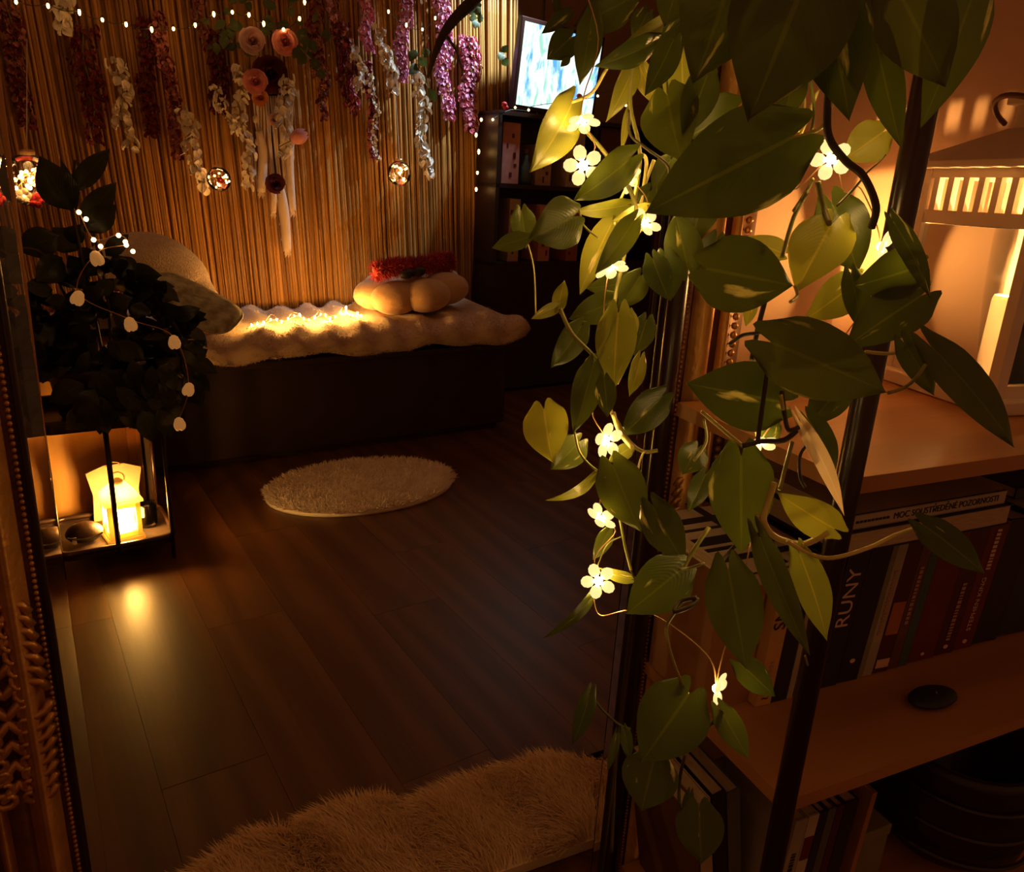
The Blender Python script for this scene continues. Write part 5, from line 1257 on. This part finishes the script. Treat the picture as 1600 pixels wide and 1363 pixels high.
STEMS = [
 ([(1248,128), (1256,160), (1246,205)], .62, .0028, 'stem_pale'), ([(1278,140), (1264,178), (1246,222)], .62, .0024, 'stem_pale'), ([(1266,120), (1272,170), (1268,205)], .61, .0022, 'stem_green'), ([(1240,330), (1262,296), (1270,280)], .61, .0024, 'stem_green'), ([(980,290), (962,330), (960,350)], .73, .0022, 'stem_pale'), ([(1022,250), (1004,300), (1000,345)], .74, .0030, 'stem_pale'), ([(905,325), (912,352), (935,372)], .72, .0016, 'stem_green'),
 ([(1046,-60), (1036,20), (1005,62), (990,100), (985,165), (1000,240), (990,320), (975,400), (962,460), (958,500)], .73, .0032, 'stem_green'),
 ([(893,160), (925,145), (948,108), (975,76), (1005,62)], .72, .0026, 'stem_pale'),
 ([(917,206), (950,245), (986,300), (1002,362)], .72, .0034, 'stem_green'), ([(1043,150), (1040,120), (1020,80)], .70, .002, 'stem_green'),
 ([(982,172), (985,210), (1010,232), (1045,262), (1035,300)], .72, .0022, 'stem_dark'), ([(1000,240), (1010,255), (1000,330)], .74, .003, 'stem_pale'),
 ([(822,372), (834,420), (837,492)], .73, .0012, 'stem_pale'), ([(875,482), (893,520), (926,555), (946,586), (954,640), (966,662), (985,692), (1006,706), (1028,704)], .71, .0030, 'stem_green'),
 ([(958,645), (968,675), (988,700)], .70, .0036, 'stem_pale'), ([(985,540), (984,560), (965,600)], .71, .0016, 'stem_pale'), ([(898,675), (905,705), (920,725), (945,745)], .70, .0018, 'stem_green'),
 ([(1006,706), (1000,720), (996,738)], .71, .0016, 'stem_pale'), ([(945,745), (966,802), (976,852), (986,892)], .69, .0020, 'stem_green'), ([(928,742), (938,748), (948,758)], .70, .0020, 'stem_pale'),
 ([(972,838), (950,850), (935,880), (930,905)], .69, .0011, 'stem_green'), ([(986,892), (992,905), (1000,910)], .68, .0014, 'stem_dark'),
 ([(1308,-60), (1300,80), (1293,170), (1296,216), (1322,252), (1350,276), (1369,322), (1362,356)], .56, .0046, 'stem_dark'),
 ([(1237,217), (1268,207), (1288,192), (1310,130)], .56, .0024, 'stem_pale'), ([(1278,284), (1286,320), (1296,350)], .60, .0038, 'stem_green'), ([(1262,300), (1240,340), (1222,402)], .61, .0028, 'stem_green'),
 ([(1350,276), (1330,300), (1308,322)], .58, .0018, 'stem_green'), ([(1352,272), (1368,258), (1384,242)], .58, .0012, 'stem_green'),
 ([(1242,447), (1246,462), (1235,472)], .58, .0022, 'stem_pale'), ([(1196,468), (1184,515), (1175,562)], .60, .0034, 'stem_dark'), ([(1140,538), (1160,524), (1185,520), (1200,515)], .60, .0024, 'stem_dark'), ([(1199,582), (1192,630), (1184,690)], .58, .0028, 'stem_dark'),
 ([(1222,612), (1226,648), (1232,672), (1248,668)], .58, .0030, 'stem_dark'), ([(1220,618), (1224,640)], .57, .0024, 'stem_pale'), ([(1096,643), (1130,672), (1160,697)], .60, .0026, 'stem_pale'), ([(1100,655), (1104,690), (1085,720)], .64, .0018, 'stem_green'),
 ([(1264,690), (1250,712), (1250,745), (1258,762)], .58, .0022, 'stem_dark'), ([(1238,690), (1226,735), (1218,765)], .59, .0026, 'stem_green'), ([(1160,697), (1190,690), (1225,688), (1250,668)], .59, .0034, 'stem_dark'),
 ([(1210,755), (1198,792), (1193,812), (1204,834), (1228,846), (1258,850), (1294,832)], .575, .0040, 'stem_pale'), ([(1230,846), (1266,866), (1302,872), (1358,856), (1400,836), (1442,822)], .565, .0026, 'stem_pale'), ([(1184,806), (1192,826), (1205,838)], .575, .0030, 'stem_pale'),
 ([(1254,850), (1254,870)], .57, .0018, 'stem_pale'), ([(1108,824), (1070,885), (1076,912)], .64, .0030, 'stem_green'), ([(1156,845), (1140,862), (1122,886)], .60, .0026, 'stem_dark'), ([(1062,890), (1076,888), (1090,884), (1100,880)], .62, .002, 'stem_green'),
 ([(1088,934), (1064,940), (1054,956), (1078,948), (1090,936)], .60, .0030, 'stem_dark'), ([(1056,955), (1042,978), (1044,1006), (1056,1046), (1074,1084)], .60, .0022, 'stem_green'),
 ([(1258,1025), (1262,1040)], .55, .0012, 'stem_green'), ([(1388,614), (1412,606), (1432,590), (1446,570)], .51, .0020, 'stem_green'), ([(1352,550), (1398,552), (1430,534)], .55, .0022, 'stem_pale'),
 ([(922,1083), (940,1108), (966,1132), (985,1140)], .68, .0020, 'stem_dark'), ([(962,1165), (960,1240), (956,1332)], .68, .0022, 'stem_dark'), ([(1128,1110), (1112,1130), (1090,1145), (1080,1160)], .60, .0026, 'stem_dark'), ([(1070,1180), (1062,1220), (1064,1262), (1090,1262)], .60, .0022, 'stem_dark'),
]
for pts, z, r, mm in STEMS:
    MB().tube(spline([PX(x, y, z + .006*math.sin(i*1.9)) for i, (x, y) in enumerate(pts)], 5), r*.62, 7).build('stem', mm, po_t, smooth=True)
# the pot on the bookcase top that the vines grow from
ppz = BK(.80, .64, 1.7205)
MB().lathe(ppz, [(.075, 0), (.085, .01), (.105, .14), (.112, .145), (.112, .165), (.098, .165), (.094, .15), (.001, .148)], 28).build('pot', 'pot_clay', po_t, smooth=True)
MB().lathe(ppz, [(.095, .140), (.094, .152)], 20).build('soil', 'soil', po_t)
for e_, bc2 in ((PX(1308, -60, .56), .555), (PX(1046, -60, .73), .665), (PX(1400, -20, .50), .600)):
    be = e_ @ G2
    MB().tube(spline([ppz + ZUP*.15, BK(.74, (.64+bc2)/2, 1.93), BK(.64, bc2, 1.83), BK(.565, bc2, 1.74), BK(.530, bc2*.6 + be*.4, 1.60), e_], 6), .0030, 7).build('stem', 'stem_green', po_t, smooth=True)
for k in range(16):
    an = k*2.4; d = G1*math.cos(an) + G2*math.sin(an); b_ = ppz + d*.06 + ZUP*(.17 + .04*(k % 3))
    leaf_mesh(b_, b_ + d*.09 + ZUP*(.03 - .05*(k % 2)), .065, 'pothos_leaf', po_t, curl=.15, view=ZUP + d*.5, nu=6, nv=8)
# flower lights
fs = thing('flower_light_string', 'copper wire string of glowing five-petal flower lights wound through the pothos', 'string lights', PX(1000, 500, .72))
pet = MB().ball((0, .0150, 0), (.0078, .0092, .0034), 10, 8)
pet_me = meshdata('petal', pet, 'flower_petal', True)
core_me = meshdata('core', MB().ball((0, 0, 0), (.0055, .0055, .005), 10, 8), 'flower_core', True)
# x, y, z, tilt direction of the flower's axis in the picture (dx,dy), how much it faces the camera, scale
FLW = [(910,187,.700, .1,1,.15,1.0), (911,259,.70, 0,0,1,1.12), (982,280,.72, .8,.5,.3,.8), (1008,350,.702, .6,-.6,.5,.9), (955,416,.71, .3,1,.2,1.0), (1066,203,.73, .9,-.3,.3,.85),
       (946,688,.70, .7,.2,.45,1.05), (937,811,.69, .5,-.6,.35,.95), (935,908,.68, .2,.1,.9,1.0), (1298,249,.60, .1,.1,1,1.15), (1376,385,.60, .9,.2,.35,1.0), (1188,690,.625, .2,.8,.3,1.0), (1119,1076,.63, .8,.3,.3,1.0)]
core_r = {}
for (x, y, z, dx, dy, fc_, s_) in FLW:
    c = PX(x, y, z); vw = nrm(CAM - c)
    ax_ = nrm(vw*fc_ + (CR*dx - CU*dy)*(1 - fc_) + 1e-4*CR)
    X = nrm(np.cross(ax_, CU + .3*CR)); Yv = np.cross(ax_, X)
    fo = piece('flower_light', core_me, fs, c, X, Yv, ax_, (s_*z/.70*.70,)*3)
    fo['_o'] = [0.0, 0.0, 0.0]
    for k in range(5):
        an = 2*math.pi*k/5 + x
        o = bpy.data.objects.new('petal', pet_me); COL.objects.link(o); o.parent = fo
        o.matrix_local = Matrix.Rotation(an, 4, 'Z') @ Matrix.Rotation(.3, 4, 'X')
WIRE = [(905,-40,.74), (935,60,.73), (912,150,.715), (910,187,.705), (930,230,.71), (911,259,.705), (950,262,.72), (982,280,.725), (1010,310,.72), (1008,350,.707), (975,395,.72), (955,416,.715), (945,460,.71), (940,540,.71), (925,640,.705), (946,688,.705), (942,750,.70), (937,811,.695), (962,830,.69), (930,870,.69), (935,908,.685),
        (928,935,.685), (938,962,.68), (975,955,.67), (1010,956,.66), (1060,985,.64), (1110,1030,.632), (1119,1076,.635)]
MB().tube(spline([PX(*p) for p in WIRE], 5), .0006, 5).build('wire', 'copper_wire', fs)
MB().tube(spline([PX(*p) for p in [(1066,203,.735), (1150,260,.70), (1230,300,.64), (1298,249,.605), (1320,300,.61), (1345,295,.61), (1376,385,.605), (1350,480,.62), (1260,600,.63), (1188,690,.63), (1178,760,.62), (1175,834,.615), (1150,950,.63), (1125,1040,.635), (1119,1076,.635)]], 5), .0006, 5).build('wire', 'copper_wire', fs)
MB().ball(PX(1175, 834, .612), .0022, 8, 6).build('bare_bulb', 'flower_core', fs, smooth=True)
# tidy helper properties
for o in bpy.data.objects:
    if '_o' in o: del o['_o']
